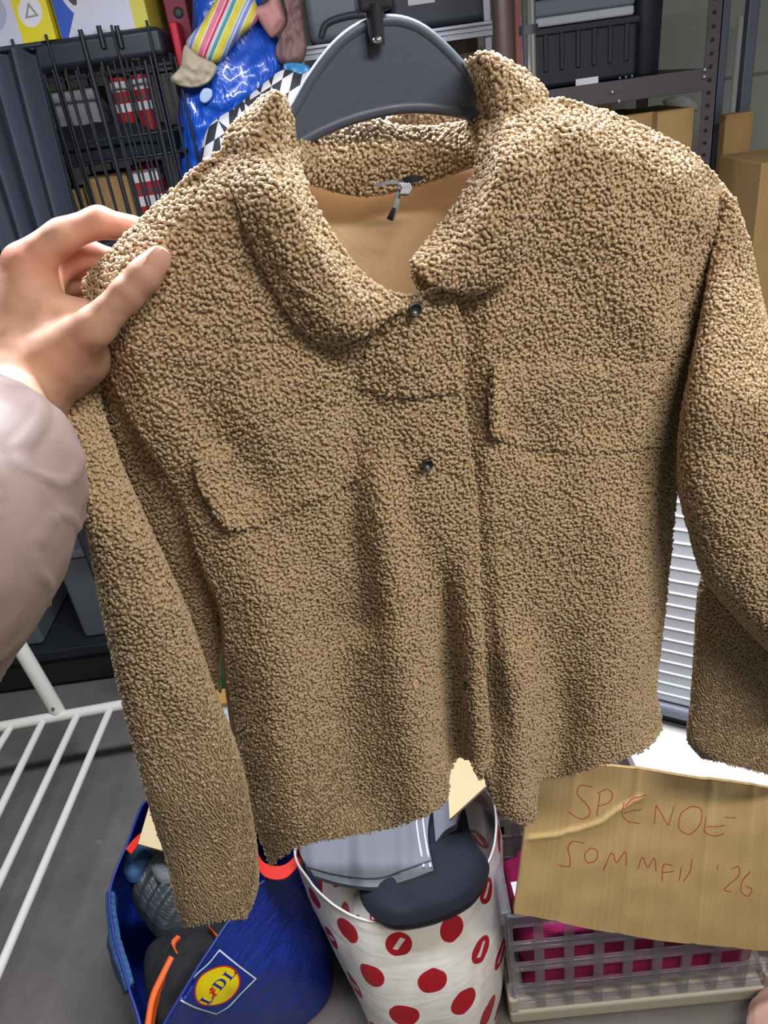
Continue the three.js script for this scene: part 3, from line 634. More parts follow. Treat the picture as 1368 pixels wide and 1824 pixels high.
{
  const rim = [[268, 1418, 0.37], [228, 1500, 0.37], [196, 1590, 0.355], [208, 1690, 0.335], [243, 1800, 0.315], [264, 1868, 0.305], [298, 1815, 0.325], [376, 1688, 0.36], [460, 1578, 0.375], [528, 1528, 0.375], [492, 1440, 0.375], [380, 1392, 0.375]].map(([x, y, h]) => onY(x, y, h));
  const base = [[330, 1480, 0.003], [270, 1540, 0.003], [228, 1620, 0.003], [226, 1700, 0.003], [256, 1790, 0.003], [300, 1840, 0.003], [420, 1870, 0.003], [520, 1840, 0.003], [585, 1780, 0.003], [592, 1700, 0.003], [545, 1610, 0.003], [440, 1500, 0.003]].map(([x, y, h]) => onY(x, y, h));
  const b = bagGeo(rim, base, { bulge: 0.012, wr: 0.009, seedZ: 4, thick: 0.0025 });
  const t = thing('shopping_bag', 'blue plastic shopping bag with a yellow round logo, stuffed with clothes', 'bag', V(-0.42, 0, -0.95));
  wpart('body', b.all, blueFilm, t);
  wpart('hem', tube(Array.from({ length: 48 }, (_, i) => b.at(i / 48, 0.0, 0.001)), 0.0026, 140, 8, true), M('blueHem', 0x1b2f80, 0.5), t);
  // red carrying strap over the right rim, red tab at the back left
  const red = M('redStrap', 0xd8291c, 0.55);
  const strap = path2([[452, 1512], [470, 1548], [505, 1553], [532, 1528], [548, 1500]]);
  wpart('handle', sheetGeo(24, 3, (u, v) => { const [x, y] = strap(u); return onY(x, y - 12 + v * 24, 0.388 + 0.006 * Math.sin(u * 3)); }, V(0, -1, 0), 0.003).all, red, t).userData.label = 'red woven carrying strap';
  const tab = path2([[224, 1512], [236, 1497], [250, 1484]]);
  wpart('handle', sheetGeo(10, 3, (u, v) => { const [x, y] = tab(u); return onY(x + v * 9, y + v * 9, 0.372); }, V(0, -1, 0), 0.003).all, red, t);
  // denim hung over the left rim: outside and inside of the wall
  const dg = sheetGeo(26, 20, (u, v) => { const k = 0.165 + 0.135 * u, w = (v - 0.5) * 2, dip = w > 0 ? 0.42 - 0.22 * u : 0.30 + 0.15 * u; const p = b.at(Math.round(k * 96) / 96, Math.abs(w) * dip, w > 0 ? -0.006 : 0.010); p.y += 0.004 * (1 - Math.abs(w)) + 0.002 * nz(u * 7, v * 7); return p; }, V(0.6, -0.5, 0.2).normalize(), 0.003).all;
  solo('denim_shirt', dg, M('denim', 0x2c5280, 0.85, { bumpMap: weave, bumpScale: 0.001 }), 'blue denim garment draped over the left rim of the blue bag', 'clothes');
  // printed logo on the wall facing the camera
  const logo = canvasTex(512, 512, (g, w, h) => {
    g.fillStyle = '#16308f'; g.fillRect(0, 0, w, h);
    g.strokeStyle = '#e6ecf6'; g.lineWidth = 14; g.strokeRect(12, 12, w - 24, h - 24);
    g.fillStyle = '#d3261c'; g.beginPath(); g.arc(256, 256, 204, 0, 7); g.fill();
    g.fillStyle = '#f4dd0c'; g.beginPath(); g.arc(256, 256, 190, 0, 7); g.fill();
    g.fillStyle = '#16308f'; g.font = 'bold 150px serif'; g.textAlign = 'center'; g.textBaseline = 'middle';
    g.fillText('L', 118, 262); g.fillText('D', 288, 262); g.fillText('L', 398, 262);
    g.fillRect(72, 318, 60, 10);
    g.save(); g.translate(196, 266); g.rotate(0.5); g.fillStyle = '#d3261c'; g.fillRect(-20, -52, 40, 26); g.fillRect(-13, -24, 26, 62); g.fillRect(-30, -18, 60, 16); g.fillRect(-24, 34, 48, 16); g.restore();
  });
  const patch = coons([[318, 1783], [345, 1738], [370, 1715], [391, 1689]], [[385, 1808], [408, 1795], [432, 1770], [459, 1743]], [[318, 1783], [345, 1796], [385, 1808]], [[391, 1689], [425, 1717], [459, 1743]]);
  const wallPoint = (px, py) => {                                   // where the sight line meets the bag's wall
    const r = ray(px, py), caster = new THREE.Raycaster(EYE, r.clone().normalize()), m = new THREE.Mesh(b.outer, new THREE.MeshBasicMaterial({ side: THREE.DoubleSide }));
    const hit = caster.intersectObject(m)[0]; return hit ? hit.point.clone().addScaledVector(r.normalize(), -0.0025) : onY(px, py, 0.3);
  };
  wpart('logo', sheetGeo(14, 14, (u, v) => { const [x, y] = patch(u, v); return wallPoint(x, y); }, ray(390, 1750).normalize(), 0.001).front, new THREE.MeshPhysicalMaterial({ map: logo, roughness: 0.4, side: THREE.DoubleSide }), t).userData.label = 'square print with a yellow disc and dark blue letters';
}
// clothes inside the blue bag, each a thing of its own
const UP = V(0, 1, 0);
function cloth(name, label, outline, h, up, down, mat, rip, category = 'clothes') {
  const o = outline.map(([x, y, dh]) => onY(x, y, h + (dh || 0)));
  return solo(name, lumpGeo(o, UP, up, down, { ripple: rip, seg: 96, rings: 18 }), mat, label, category);
}
const creased = (f, a, dirx = 1, dirz = 0.3) => (p) => a * (nz(p.x * f * dirx, p.z * f, p.y * f + 2) + 0.5 * nz((p.x * dirx + p.z) * f * 2.2, (p.z - p.x * dirz) * f * 2.2, 4));
cloth('padded_coat', 'dark grey quilted padded coat lying in the blue bag', [[238, 1560], [262, 1520], [300, 1510], [350, 1500], [420, 1540], [430, 1600], [380, 1655], [300, 1680], [262, 1650], [235, 1600]], 0.26, 0.055, 0.05, M('darkNylon', 0x3a3d42, 0.45, { bumpMap: crinkle, bumpScale: 0.004 }), (p) => 0.006 * Math.sin(p.x * 150 + p.z * 120 + 2 * nz(p.x * 12, p.z * 12)));
const shirt = cloth('black_trousers', 'black trousers with orange piping in the front of the blue bag', [[262, 1700], [300, 1665], [360, 1640], [430, 1660], [420, 1700], [380, 1745], [330, 1810], [285, 1840], [262, 1780]], 0.235, 0.05, 0.07, M('blackJersey', 0x17171a, 0.85), creased(16, 0.014));
{
  const m = shirt; m.updateWorldMatrix(true, false);
  const orange = M('orangePiping', 0xe0621a, 0.6);
  for (const [pts, w] of [[[[305, 1705], [290, 1735], [272, 1775], [262, 1830]], 0.006], [[[372, 1652], [384, 1664], [392, 1678]], 0.006], [[[318, 1668], [308, 1680], [316, 1700]], 0.005]]) {
    const c = path2(pts);
    wpart('piping', sheetGeo(18, 4, (u, v) => { const [x, y] = c(u); const p = onY(x, y, 0.292 - 0.006 * u); const q = onY(x + 6, y + 3, 0.292 - 0.006 * u).sub(p).normalize(); return p.addScaledVector(q, (v - 0.5) * 2 * w).addScaledVector(UP, 0.004 * Math.sin(v * Math.PI)); }, V(0, -1, 0), 0.02).all, orange, m);
  }
}
cloth('denim_jeans', 'blue denim folded at the back left of the bag beside the padded coat', [[220, 1560], [240, 1518], [262, 1498], [272, 1520], [262, 1552], [240, 1572]], 0.30, 0.03, 0.05, M('denim2', 0x3a5f8a, 0.85, { bumpMap: weave, bumpScale: 0.001 }), creased(20, 0.008));
cloth('grey_cuff', 'light grey knitted cuff poking out between denim and padded coat', [[268, 1540], [286, 1512], [330, 1520], [322, 1560], [300, 1574], [284, 1572]], 0.315, 0.022, 0.03, M('greyKnit', 0x8b8d92, 0.9, { bumpMap: weave, bumpScale: 0.001 }), creased(40, 0.006));
{ // pale card standing in the bag
  const s = coons([[268, 1428], [300, 1440], [360, 1450]], [[246, 1503], [290, 1515], [350, 1530]], [[268, 1428], [246, 1503]], [[360, 1450], [350, 1530]]);
  solo('cardboard_sheet', sheetGeo(8, 8, (u, v) => { const [x, y] = s(u, v); return onY(x, y, 0.40 - 0.012 * v); }, V(0, -1, 0), 0.004).all, M('paleCard', 0xd8c49a, 0.9), 'pale cardboard sheet across the back of the blue bag', 'cardboard');
}
// polka dot bag
const dots = canvasTex(1536, 768, (g, w, h) => {
  g.fillStyle = '#e6e3de'; g.fillRect(0, 0, w, h);
  let k = 0;
  for (let r = 0; r < 5; r++) for (let c = 0; c < 10; c++) {
    const x = (c + (r % 2 ? 0.5 : 0)) * w / 10, y = (r + 0.5) * h / 5 + ((c * 37 + r * 17) % 13 - 6) * 1.6, R = 34 + ((c * 7 + r * 3) % 5);
    g.fillStyle = '#ab1626'; g.beginPath(); g.ellipse(x, y, R, R * 1.3, 0, 0, 7); g.fill(); if (x < 50) { g.beginPath(); g.ellipse(x + w, y, R, R * 1.3, 0, 0, 7); g.fill(); }
    if ((c * 2 + r * 3) % 5 < 2) { g.save(); g.translate(x, y); g.rotate(0.5 + (c % 3) * 0.2); g.fillStyle = '#dcd8d4'; g.fillRect(-7, -24, 15, 46); g.restore(); }
    k++;
  }
});
{
  const rim = [[524, 1516, 0.43], [548, 1566, 0.395], [592, 1612, 0.365], [660, 1642, 0.35], [740, 1640, 0.35], [810, 1612, 0.35], [858, 1560, 0.36], [884, 1490, 0.385], [872, 1415, 0.41], [800, 1390, 0.41], [690, 1390, 0.41], [580, 1430, 0.42]].map(([x, y, h]) => onY(x, y, h));
  const base = [[628, 1640, 0.003], [634, 1720, 0.003], [660, 1800, 0.003], [690, 1900, 0.003], [770, 1925, 0.003], [845, 1900, 0.003], [886, 1810, 0.003], [880, 1700, 0.003], [860, 1620, 0.003], [800, 1560, 0.003], [710, 1550, 0.003], [640, 1580, 0.003]].map(([x, y, h]) => onY(x, y, h));
  const b = bagGeo(rim, base, { bulge: 0.02, wr: 0.0045, seedZ: 11 });
  dots.repeat.set(1, 1);
  const t = thing('polka_dot_bag', 'white plastic bag with red polka dots, full of folded clothes', 'bag', V(0, 0, -0.95));
  wpart('body', b.all, M('dotFilm', 0xffffff, 0.42, { map: dots, bumpMap: crinkle, bumpScale: 0.002 }), t);
  wpart('hem', tube(Array.from({ length: 48 }, (_, i) => b.at(i / 48, 0.0, 0.001)), 0.0022, 140, 8, true), M('filmHem', 0xd8d5cf, 0.5), t);
}
const navy = cloth('navy_garment', 'folded navy garment bulging over the front of the dotted bag', [[640, 1580], [650, 1618], [690, 1646], [762, 1640], [845, 1600], [872, 1545], [840, 1490], [820, 1430], [760, 1420], [680, 1470]], 0.372, 0.045, 0.07, M('navyCloth', 0x15192a, 0.85, { bumpMap: weave, bumpScale: 0.0006 }), creased(14, 0.010));
{
  const f = coons([[540, 1478], [600, 1462], [700, 1440], [770, 1420]], [[560, 1560], [610, 1574], [672, 1580], [730, 1566], [772, 1550]], [[540, 1478], [533, 1515], [560, 1560]], [[770, 1420], [762, 1490], [772, 1550]]);
  const hgt = (x, y) => 0.428 + 0.012 * Math.exp(-Math.pow((x - 640 - (y - 1500) * 0.15) / 22, 2)) - 0.010 * Math.exp(-Math.pow((x - 620) / 16, 2)) + 0.008 * Math.exp(-Math.pow((x - 720) / 14, 2)) - 0.035 * sstep(1530, 1590, y) - 0.02 * sstep(560, 530, x);
  const t = thing('grey_shorts', 'grey fabric shorts with a white zip on top of the dotted bag', 'clothes', onY(660, 1510, 0.41));
  wpart('leg_panel', sheetGeo(50, 30, (u, v) => { const [x, y] = f(u, v); return onY(x, y, hgt(x, y)); }, V(0, -1, 0), 0.010).all, M('greyCloth', 0x7c7f8a, 0.8, { bumpMap: weave, bumpScale: 0.0008 }), t);
  const hem = path2([[545, 1543], [600, 1557], [672, 1563], [730, 1545], [768, 1532]]);
  wpart('hem_stitch', tube(Array.from({ length: 20 }, (_, i) => { const [x, y] = hem(i / 19); return onY(x, y, hgt(x, y) + 0.001); }), 0.0011, 60, 6), M('stitch', 0x565963, 0.9), t);
  for (const dx of [-14, -2]) wpart('zip', tube([[754 + dx, 1450], [760 + dx, 1495], [769 + dx, 1545]].map(([x, y]) => onY(x, y, hgt(x, y) + 0.0015)), 0.0021, 24, 6), M('zipWhite', 0xdfdde4, 0.6), t);
  const g2 = coons([[770, 1430], [800, 1410], [830, 1400]], [[776, 1500], [792, 1480], [812, 1468]], [[770, 1430], [776, 1500]], [[830, 1400], [812, 1468]]);
  wpart('leg_panel', sheetGeo(14, 14, (u, v) => { const [x, y] = g2(u, v); return onY(x, y, 0.425); }, V(0, -1, 0), 0.016).all, M('greyCloth', 0x7c7f8a, 0.8), t);
}
// ---------- clear crate, cardboard sign, white table, ribbed box ----------
const card = noiseTex(512, (x, y) => { const v = 1 + fbm(x, y, 5) * 0.10 + 0.03 * Math.sin(x * Math.PI * 2 * 70) + (rnd() - 0.5) * 0.04; return [0.70 * v, 0.57 * v, 0.375 * v]; }, true);
const cardMat = M('cardboard', 0xffffff, 0.9, { map: card });
const clearPlastic = M('clearPlastic', 0xe6e6ec, 0.10, { transmission: 0.9, thickness: 0, ior: 1.45 });
{
  const A = onY(915, 1812, 0.004), B = onY(1364, 1767, 0.004), across = B.clone().sub(A), wid = across.length(); across.normalize();
  const depthDir = V(across.z, 0, -across.x).multiplyScalar(across.x > 0 ? 1 : -1); if (depthDir.z > 0) depthDir.negate();
  const hgt = 0.335, dep = 0.22;
  const at = (x, y, z) => A.clone().addScaledVector(across, x).addScaledVector(depthDir, z).setY(y);
  const bar = (x0, x1, y0, y1, z0, z1, r = 0.002) => { const g = new RoundedBoxGeometry(x1 - x0, y1 - y0, z1 - z0, 1, Math.min(r, (z1 - z0) / 2.1, (y1 - y0) / 2.1, (x1 - x0) / 2.1)); g.rotateY(Math.atan2(-across.z, across.x)); const c = at((x0 + x1) / 2, (y0 + y1) / 2, (z0 + z1) / 2); return g.translate(c.x, c.y, c.z); };
  const t = thing('clear_crate', 'clear plastic crate with square openings holding magenta cloth, under the cardboard sign', 'crate', at(wid / 2, 0, dep / 2));
  const lattice = (f) => {
    const L = []; for (const y of [0.045, 0.10, 0.17, 0.235, 0.31]) L.push(f(0, wid, y - (y > 0.3 ? 0.016 : 0.011), y + (y > 0.3 ? 0.016 : 0.011)));
    for (let i = 0; i <= 9; i++) L.push(f(wid * i / 9 - (i ? 0.009 : 0), wid * i / 9 + (i < 9 ? 0.009 : 0), 0.035, 0.33));
    return merge(L);
  };
  wpart('front_wall', lattice((x0, x1, y0, y1) => bar(Math.max(0, x0), Math.min(wid, x1), y0, y1, -0.004, 0.004)), clearPlastic, t);
  wpart('back_wall', lattice((x0, x1, y0, y1) => bar(Math.max(0, x0), Math.min(wid, x1), y0, y1, dep - 0.004, dep + 0.004)), clearPlastic, t);
  for (const x of [0, wid]) wpart('side_wall', merge([bar(x - 0.004, x + 0.004, 0.03, 0.33, 0, dep), bar(x - 0.009, x + 0.009, 0.30, 0.335, 0, dep)]), clearPlastic, t);
  wpart('base', merge([bar(-0.008, wid + 0.008, 0, 0.036, -0.01, dep + 0.01, 0.006), bar(-0.008, 0.012, 0, 0.075, -0.008, 0.03, 0.006), bar(wid - 0.012, wid + 0.008, 0, 0.075, -0.008, 0.03, 0.006)]), M('creamPlastic', 0xcfc9b8, 0.5), t);
  const mag = (n, label, x0, x1, y0, y1, z0, z1) => { const g = new THREE.SphereGeometry(0.5, 40, 24); const P = g.attributes.position; for (let i = 0; i < P.count; i++) { let x = P.getX(i), y = P.getY(i), z = P.getZ(i); const q = (v) => Math.sign(v) * Math.pow(Math.abs(v * 2), 0.3) / 2; x = q(x); y = q(y); z = q(z); const k = 1 + 0.10 * nz(x * 7 + n.length, y * 7, z * 7) - 0.05; const c = at(lerp(x0, x1, x * k + 0.5), lerp(y0, y1, y * k + 0.5), lerp(z0, z1, z * k + 0.5)); P.setXYZ(i, c.x, c.y, c.z); } g.computeVertexNormals(); return solo(n, g, M('magenta', 0x9c0f55, 0.85, { bumpMap: speck, bumpScale: 0.003 }), label, 'cloth'); };
  mag('magenta_towel', 'magenta cloth filling the clear crate', 0.010, wid - 0.010, 0.038, 0.27, 0.006, dep - 0.02);
  const wrap = sheetGeo(16, 6, (u, v) => at(0.02 + u * 0.17, 0.30 + 0.03 * v + 0.006 * nz(u * 9, v * 4), 0.03 + 0.05 * (1 - v)), V(0, -1, 0), 0.004).all;
  solo('paper_sheet', wrap, M('paper', 0xe9e6ee, 0.8), 'crumpled white paper at the top left of the clear crate', 'paper');
  // the sign: one sheet of cardboard standing on the crate's front edge
  const signPlane = (px, py) => { const r = ray(px, py), d = 0.765; return onZ(px, py, d - 0.028 + 0.062 * clamp((1700 - py) / 340)); };
  const T = [[948, 1372], [1000, 1366], [1063, 1362], [1160, 1372], [1240, 1386], [1310, 1394], [1390, 1410]], Bm = [[915, 1626], [960, 1634], [1040, 1650], [1120, 1664], [1200, 1676], [1262, 1682], [1345, 1692], [1372, 1694]];
  const Lf = [[948, 1372], [936, 1470], [926, 1550], [915, 1626]], Rt = [[1390, 1410], [1382, 1560], [1372, 1694]];
  const f = coons(T, Bm, Lf, Rt);
  const flutes = [1010, 1120, 1255, 1330];
  const crease = [[945, 1492], [990, 1486], [1030, 1476], [1070, 1462], [1100, 1440], [1140, 1418]];
  const dent = (x, y) => { let o = 0; for (const q of flutes) o -= 0.0016 * Math.exp(-Math.pow((x - q + (y - 1500) * 0.12) / 7, 2)); o += 0.0022 * Math.exp(-Math.pow(distTo(crease, x, y) / 5, 2)); return o + 0.0015 * nz(x / 60, y / 60, 2) + 0.003 * Math.sin((x - 900) / 150); };
  const ink = canvasTex(1400, 1000, (g, w, h) => {
    g.fillStyle = '#d6b680'; g.fillRect(0, 0, w, h);
    for (let i = 0; i < 220; i++) { g.fillStyle = `rgba(${i % 2 ? '150,118,70' : '214,182,128'},0.06)`; const x = rnd() * w; g.fillRect(x, 0, 2 + rnd() * 7, h); }
    for (let i = 0; i < 5000; i++) { g.fillStyle = `rgba(${i % 3 ? '120,92,55' : '230,205,160'},0.16)`; g.fillRect(rnd() * w, rnd() * h, 1 + rnd() * 2, 3 + rnd() * 9); }
    const put = (px, py) => { // photo point to sheet
      let u = 0.5, v = 0.5; for (let k = 0; k < 30; k++) { const p = f(u, v), e = 1e-3, a = f(u + e, v), b = f(u, v + e); const J = [(a[0] - p[0]) / e, (b[0] - p[0]) / e, (a[1] - p[1]) / e, (b[1] - p[1]) / e], D = J[0] * J[3] - J[1] * J[2], dx = px - p[0], dy = py - p[1]; u = clamp(u + (J[3] * dx - J[1] * dy) / D); v = clamp(v + (J[0] * dy - J[2] * dx) / D); } return [u * w, v * h]; };
    g.strokeStyle = '#b8332c'; g.lineWidth = 5.5; g.lineCap = 'round'; g.lineJoin = 'round'; g.globalAlpha = 0.85;
    const Z = (x, y) => [840 + x * 0.386, 1180 + y * 0.386];
    const strokes = [
      [[555, 568], [500, 562], [485, 600], [530, 650], [545, 690], [510, 718], [445, 690]],                     // S
      [[590, 600], [575, 700]], [[578, 598], [625, 580], [648, 605], [630, 640], [585, 655]],                   // P
      [[700, 640], [690, 690], [720, 730], [770, 738]], [[800, 600], [735, 625], [705, 650]], [[700, 690], [780, 672]],   // E
      [[840, 735], [848, 650]], [[848, 650], [900, 740]], [[905, 745], [930, 660]],                             // N
      [[1010, 660], [965, 690], [955, 760], [1000, 788], [1050, 740], [1055, 670], [1010, 660]],                // D
      [[1080, 710], [1075, 780], [1130, 795], [1160, 785]], [[1085, 755], [1165, 748]], [[1165, 710], [1220, 715]],       // E -
      [[515, 828], [465, 822], [445, 850], [452, 900], [450, 935], [425, 940], [400, 930]],                      // S
      [[545, 850], [520, 880], [530, 915], [570, 905], [575, 860], [545, 850]],                                  // O
      [[605, 950], [645, 870], [665, 915], [705, 865], [712, 930]],                                              // M
      [[765, 945], [785, 890], [810, 940], [840, 895], [848, 955]],                                              // M
      [[925, 930], [885, 925], [875, 1000]], [[880, 962], [930, 958]],                                           // E
      [[955, 1000], [965, 940]], [[1015, 905], [1005, 960], [975, 1005]],                                        // R
      [[1135, 930], [1132, 950]],
      [[1200, 950], [1230, 940], [1235, 975], [1165, 1045], [1195, 1055]],                                       // 2
      [[1285, 965], [1250, 1010], [1245, 1060], [1275, 1075], [1292, 1045], [1262, 1030]],                       // 6
    ];
    for (const s of strokes) { g.beginPath(); const sm = path2(s.length > 2 ? s : [s[0], [(s[0][0] + s[1][0]) / 2, (s[0][1] + s[1][1]) / 2], s[1]]); for (let i = 0; i <= 28; i++) { const q = put(...Z(...sm(i / 28))); if (i) g.lineTo(...q); else g.moveTo(...q); } g.stroke(); }
  });
  const s = sheetGeo(110, 80, (u, v) => { const [x, y] = f(u, v); return signPlane(x, y).addScaledVector(V(0, 0, 1), dent(x, y)); }, V(0, 0, -1), 0.006);
  const sg = thing('cardboard_sign', 'brown cardboard sign lettered by hand in red marker', 'sign', signPlane(1140, 1690).setY(signPlane(915, 1626).y));
  wpart('face', s.front, new THREE.MeshPhysicalMaterial({ map: ink, roughness: 0.88 }), sg);
  wpart('board', sheetGeo(60, 40, (u, v) => { const [x, y] = f(u, v); return signPlane(x, y).addScaledVector(V(0, 0, 1), dent(x, y) - 0.0012); }, V(0, 0, -1), 0.005).all, cardMat, sg);
  // white table behind with the ribbed translucent box on it
  const ty = 0.47, tA = onY(1140, 1400, ty), tB = onY(1150, 1250, ty);
  const zF = tA.z + 0.05, zB = tB.z - 0.25, xL = 0.385, xR = 1.0;
  const tb = thing('white_table', 'white table top behind the cardboard sign', 'table', V((xL + xR) / 2, 0, (zF + zB) / 2));
  wpart('table_top', box(xL, xR, ty - 0.03, ty, zB, zF, 0.004), M('tableWhite', 0xe4e3e1, 0.5), tb);
  for (const x of [xL + 0.04, xR - 0.04]) for (const z of [zB + 0.05, Math.min(zF - 0.05, -1.12)]) wpart('leg', box(x - 0.018, x + 0.018, 0, ty - 0.03, z - 0.018, z + 0.018, 0.004), M('tableLeg', 0xd0cfcb, 0.5), tb);
  const f0 = onY(1140, 1262, ty + 0.03), f1 = onY(1290, 1300, ty + 0.03);
  const dirx = f1.clone().sub(f0).setY(0).normalize(), yaw = Math.atan2(-dirx.z, dirx.x);
  const rb = thing('ribbed_box', 'translucent white storage box with horizontal ribs between jacket body and right sleeve', 'storage box', f0.clone().setY(ty));
  const put = (g, x, y, z) => { g.translate(x, y, z); g.rotateY(yaw); return g; };
  const frost = M('frostPlastic', 0xdfe6f2, 0.35, { transmission: 0.25, thickness: 0 });
  part('tray', put(new RoundedBoxGeometry(0.44, 0.028, 0.30, 3, 0.012), 0.15, 0.045, -0.14), M('greyTray', 0x6f7384, 0.45), rb);
  part('foot_rail', put(new THREE.BoxGeometry(0.42, 0.032, 0.27), 0.15, 0.016, -0.15), M('blackPlastic', 0x15171b, 0.45), rb);
  part('body', put(new RoundedBoxGeometry(0.42, 0.47, 0.28, 3, 0.01), 0.15, 0.294, -0.14), frost, rb);
  for (let i = 0; i < 18; i++) part('rib', put(new RoundedBoxGeometry(0.424, 0.0045, 0.284, 1, 0.002), 0.15, 0.083 + i * 0.0253, -0.14), M('ribPlastic', 0xf2f5fb, 0.35), rb);
}
// ---------- things seen past the jacket at the bottom ----------
{
  // open carton between dotted bag and sign: a pale flap shows in the notch of the hem
  const zc = 1.05, p = onZ(838, 1400, zc);
  const t = thing('carton', 'open cardboard carton whose flap shows in the notch of the jacket hem', 'box', V(p.x + 0.02, 0, -1.22));
  const x0 = p.x - 0.07, x1 = p.x + 0.09;
  for (const [a, b, c, d] of [[x0, x1, -1.20, -1.194], [x0, x1, -1.34, -1.334], [x0, x0 + 0.006, -1.334, -1.20], [x1 - 0.006, x1, -1.334, -1.20]]) wpart('side', box(a, b, 0, 0.46, c, d), cardMat, t);
  wpart('bottom', box(x0, x1, 0, 0.006, -1.34, -1.194), cardMat, t);
  const f = coons([[800, 1330], [840, 1335], [880, 1340]], [[801, 1459], [835, 1428], [871, 1395]], [[800, 1330], [798, 1400], [801, 1459]], [[880, 1340], [878, 1370], [871, 1395]]);
  wpart('flap', sheetGeo(12, 12, (u, v) => { const [x, y] = f(u, v); return onY(x, y, 0.462 + 0.02 * v); }, V(0, -1, 0), 0.006).all, M('paleCard', 0xd8c49a, 0.9), t);
  // tall off-white bin between bag and crate
  const b0 = onY(868, 1470, 0.40), b1 = onY(962, 1450, 0.40);
  const bt = thing('plastic_bin', 'off-white plastic bin with dark slots left of the cardboard sign', 'bin', V((b0.x + b1.x) / 2, 0, b0.z - 0.06));
  const binZ = Math.min(b0.z - 0.02, -1.06);
  wpart('body', box(b0.x, b1.x, 0, 0.40, binZ - 0.12, binZ, 0.012), M('binPlastic', 0xbdb5a6, 0.5), bt);
  for (const y of [0.17, 0.25]) wpart('slot', box(b0.x + 0.014, b0.x + 0.05, y, y + 0.045, binZ - 0.002, binZ + 0.0015, 0.0006), M('blackPlastic', 0x15171b, 0.45), bt);
  wpart('rim', box(b0.x - 0.004, b1.x + 0.004, 0.29, 0.305, binZ - 0.12, binZ + 0.004, 0.004), M('binRim', 0xd4d0c8, 0.45), bt);
}
// green crate, wooden slab and folded cloths seen in the gap beside the left sleeve
{
  const g = onZ(402, 1190, 1.75), s = 1.75;
  const t = thing('green_crate', 'green plastic crate glimpsed between left sleeve and jacket body', 'crate', V(g.x, 0, -1.9));
  wpart('body', box(g.x - 0.2, g.x + 0.2, 0, 0.36, -1.93, -1.74, 0.01), M('greenPlastic', 0x1d6a3c, 0.5), t);
  wpart('rim', box(g.x - 0.21, g.x + 0.21, 0.345, 0.37, -1.94, -1.73, 0.006), M('greenPlastic', 0x1d6a3c, 0.5), t);
  const c = onZ(402, 1252, 1.66);
  solo('wooden_plank', box(c.x - 0.17, c.x + 0.17, 0, c.y + 0.02, -1.70, -1.64, 0.004), M('pineWood', 0xc89a5c, 0.7), 'light wooden board standing in front of the green crate', 'board');
  const n = onZ(405, 1270, 1.58);
  const tub = thing('blue_tub', 'navy blue plastic tub with pale cloth, seen beside the left sleeve', 'tub', V(n.x, 0, -1.5));
  wpart('body', box(n.x - 0.15, n.x + 0.15, 0, n.y + 0.004, -1.60, -1.36, 0.02), M('navyPlastic', 0x1a2f6a, 0.45), tub);
  const lump = lumpGeo([[-0.14, -1.38], [-0.14, -1.57], [0, -1.585], [0.14, -1.57], [0.14, -1.38], [0, -1.365]].map(([x, z]) => V(n.x + x, n.y + 0.004, z)), UP, 0.05, 0.001, { ripple: creased(14, 0.01) });
  solo('pale_cloth', lump, M('paleCloth', 0xc9cedd, 0.9), 'pale blue white cloth heaped on the navy tub', 'cloth');
}
{ // rounded pink pad at the lower right corner
  const c = onY(1418, 1856, 0.05);
  const g = new THREE.SphereGeometry(1, 40, 28); const P = g.attributes.position;
  for (let i = 0; i < P.count; i++) { const x = P.getX(i), y = P.getY(i), z = P.getZ(i), k = 1 + 0.05 * nz(x * 3, y * 3, z * 3); P.setXYZ(i, c.x + x * 0.075 * k, Math.max(0, 0.05 + y * 0.05 * k), c.z + z * 0.09 * k); }
  g.computeVertexNormals();
  solo('pink_cushion', g, M('pinkPlush', 0xd2a898, 0.95, { bumpMap: speck, bumpScale: 0.002, sheen: 0.5, sheenColor: new THREE.Color(0xffe0d0) }), 'small pale pink plush cushion on the floor at the lower right corner', 'cushion');
}

// ---------- shelving behind, left ----------
const darkSteel = M('darkSteel', 0x2b2f36, 0.55, { metalness: 0.3 });
const wire = M('blackWire', 0x23262f, 0.45, { metalness: 0.2 });
const SH = 1.33;                                                   // height of the shelf that carries the cage and bags
{
  const t = thing('steel_shelf', 'dark steel shelf behind the hand, carrying wire cage and bags', 'shelf', V(-0.85, 0, -2.25));
  for (const y of [0.16, 0.74, SH]) wpart('board', box(-1.75, -0.09, y - 0.035, y, -2.52, -1.96, 0.004), darkSteel, t);
  for (const x of [-1.74, -0.11]) for (const z of [-2.5, -1.98]) wpart('upright', box(x - 0.018, x + 0.018, 0, SH - 0.036, z - 0.015, z + 0.015), darkSteel, t);
  wpart('kick_board', box(-1.72, -0.1, 0.02, 0.122, -2.0, -1.975), M('kick', 0x1b1c20, 0.7), t);
}
const greyTote = M('greyTote', 0x5c6168, 0.5);
for (const [x, w, label] of [[-1.36, 0.46, 'grey plastic storage box on the lowest shelf behind the sleeve'], [-0.72, 0.56, 'dark grey plastic storage box on the lowest shelf, right of its neighbour']]) {
  const t = thing('storage_tub', label, 'storage box', V(x, 0.16, -2.2));
  wpart('body', box(x - w / 2, x + w / 2, 0.16, 0.46, -2.4, -2.0, 0.015), greyTote, t);
  wpart('lid', box(x - w / 2 - 0.01, x + w / 2 + 0.01, 0.461, 0.49, -2.41, -1.99, 0.01), M('toteLid', 0x7a8088, 0.45), t);
}
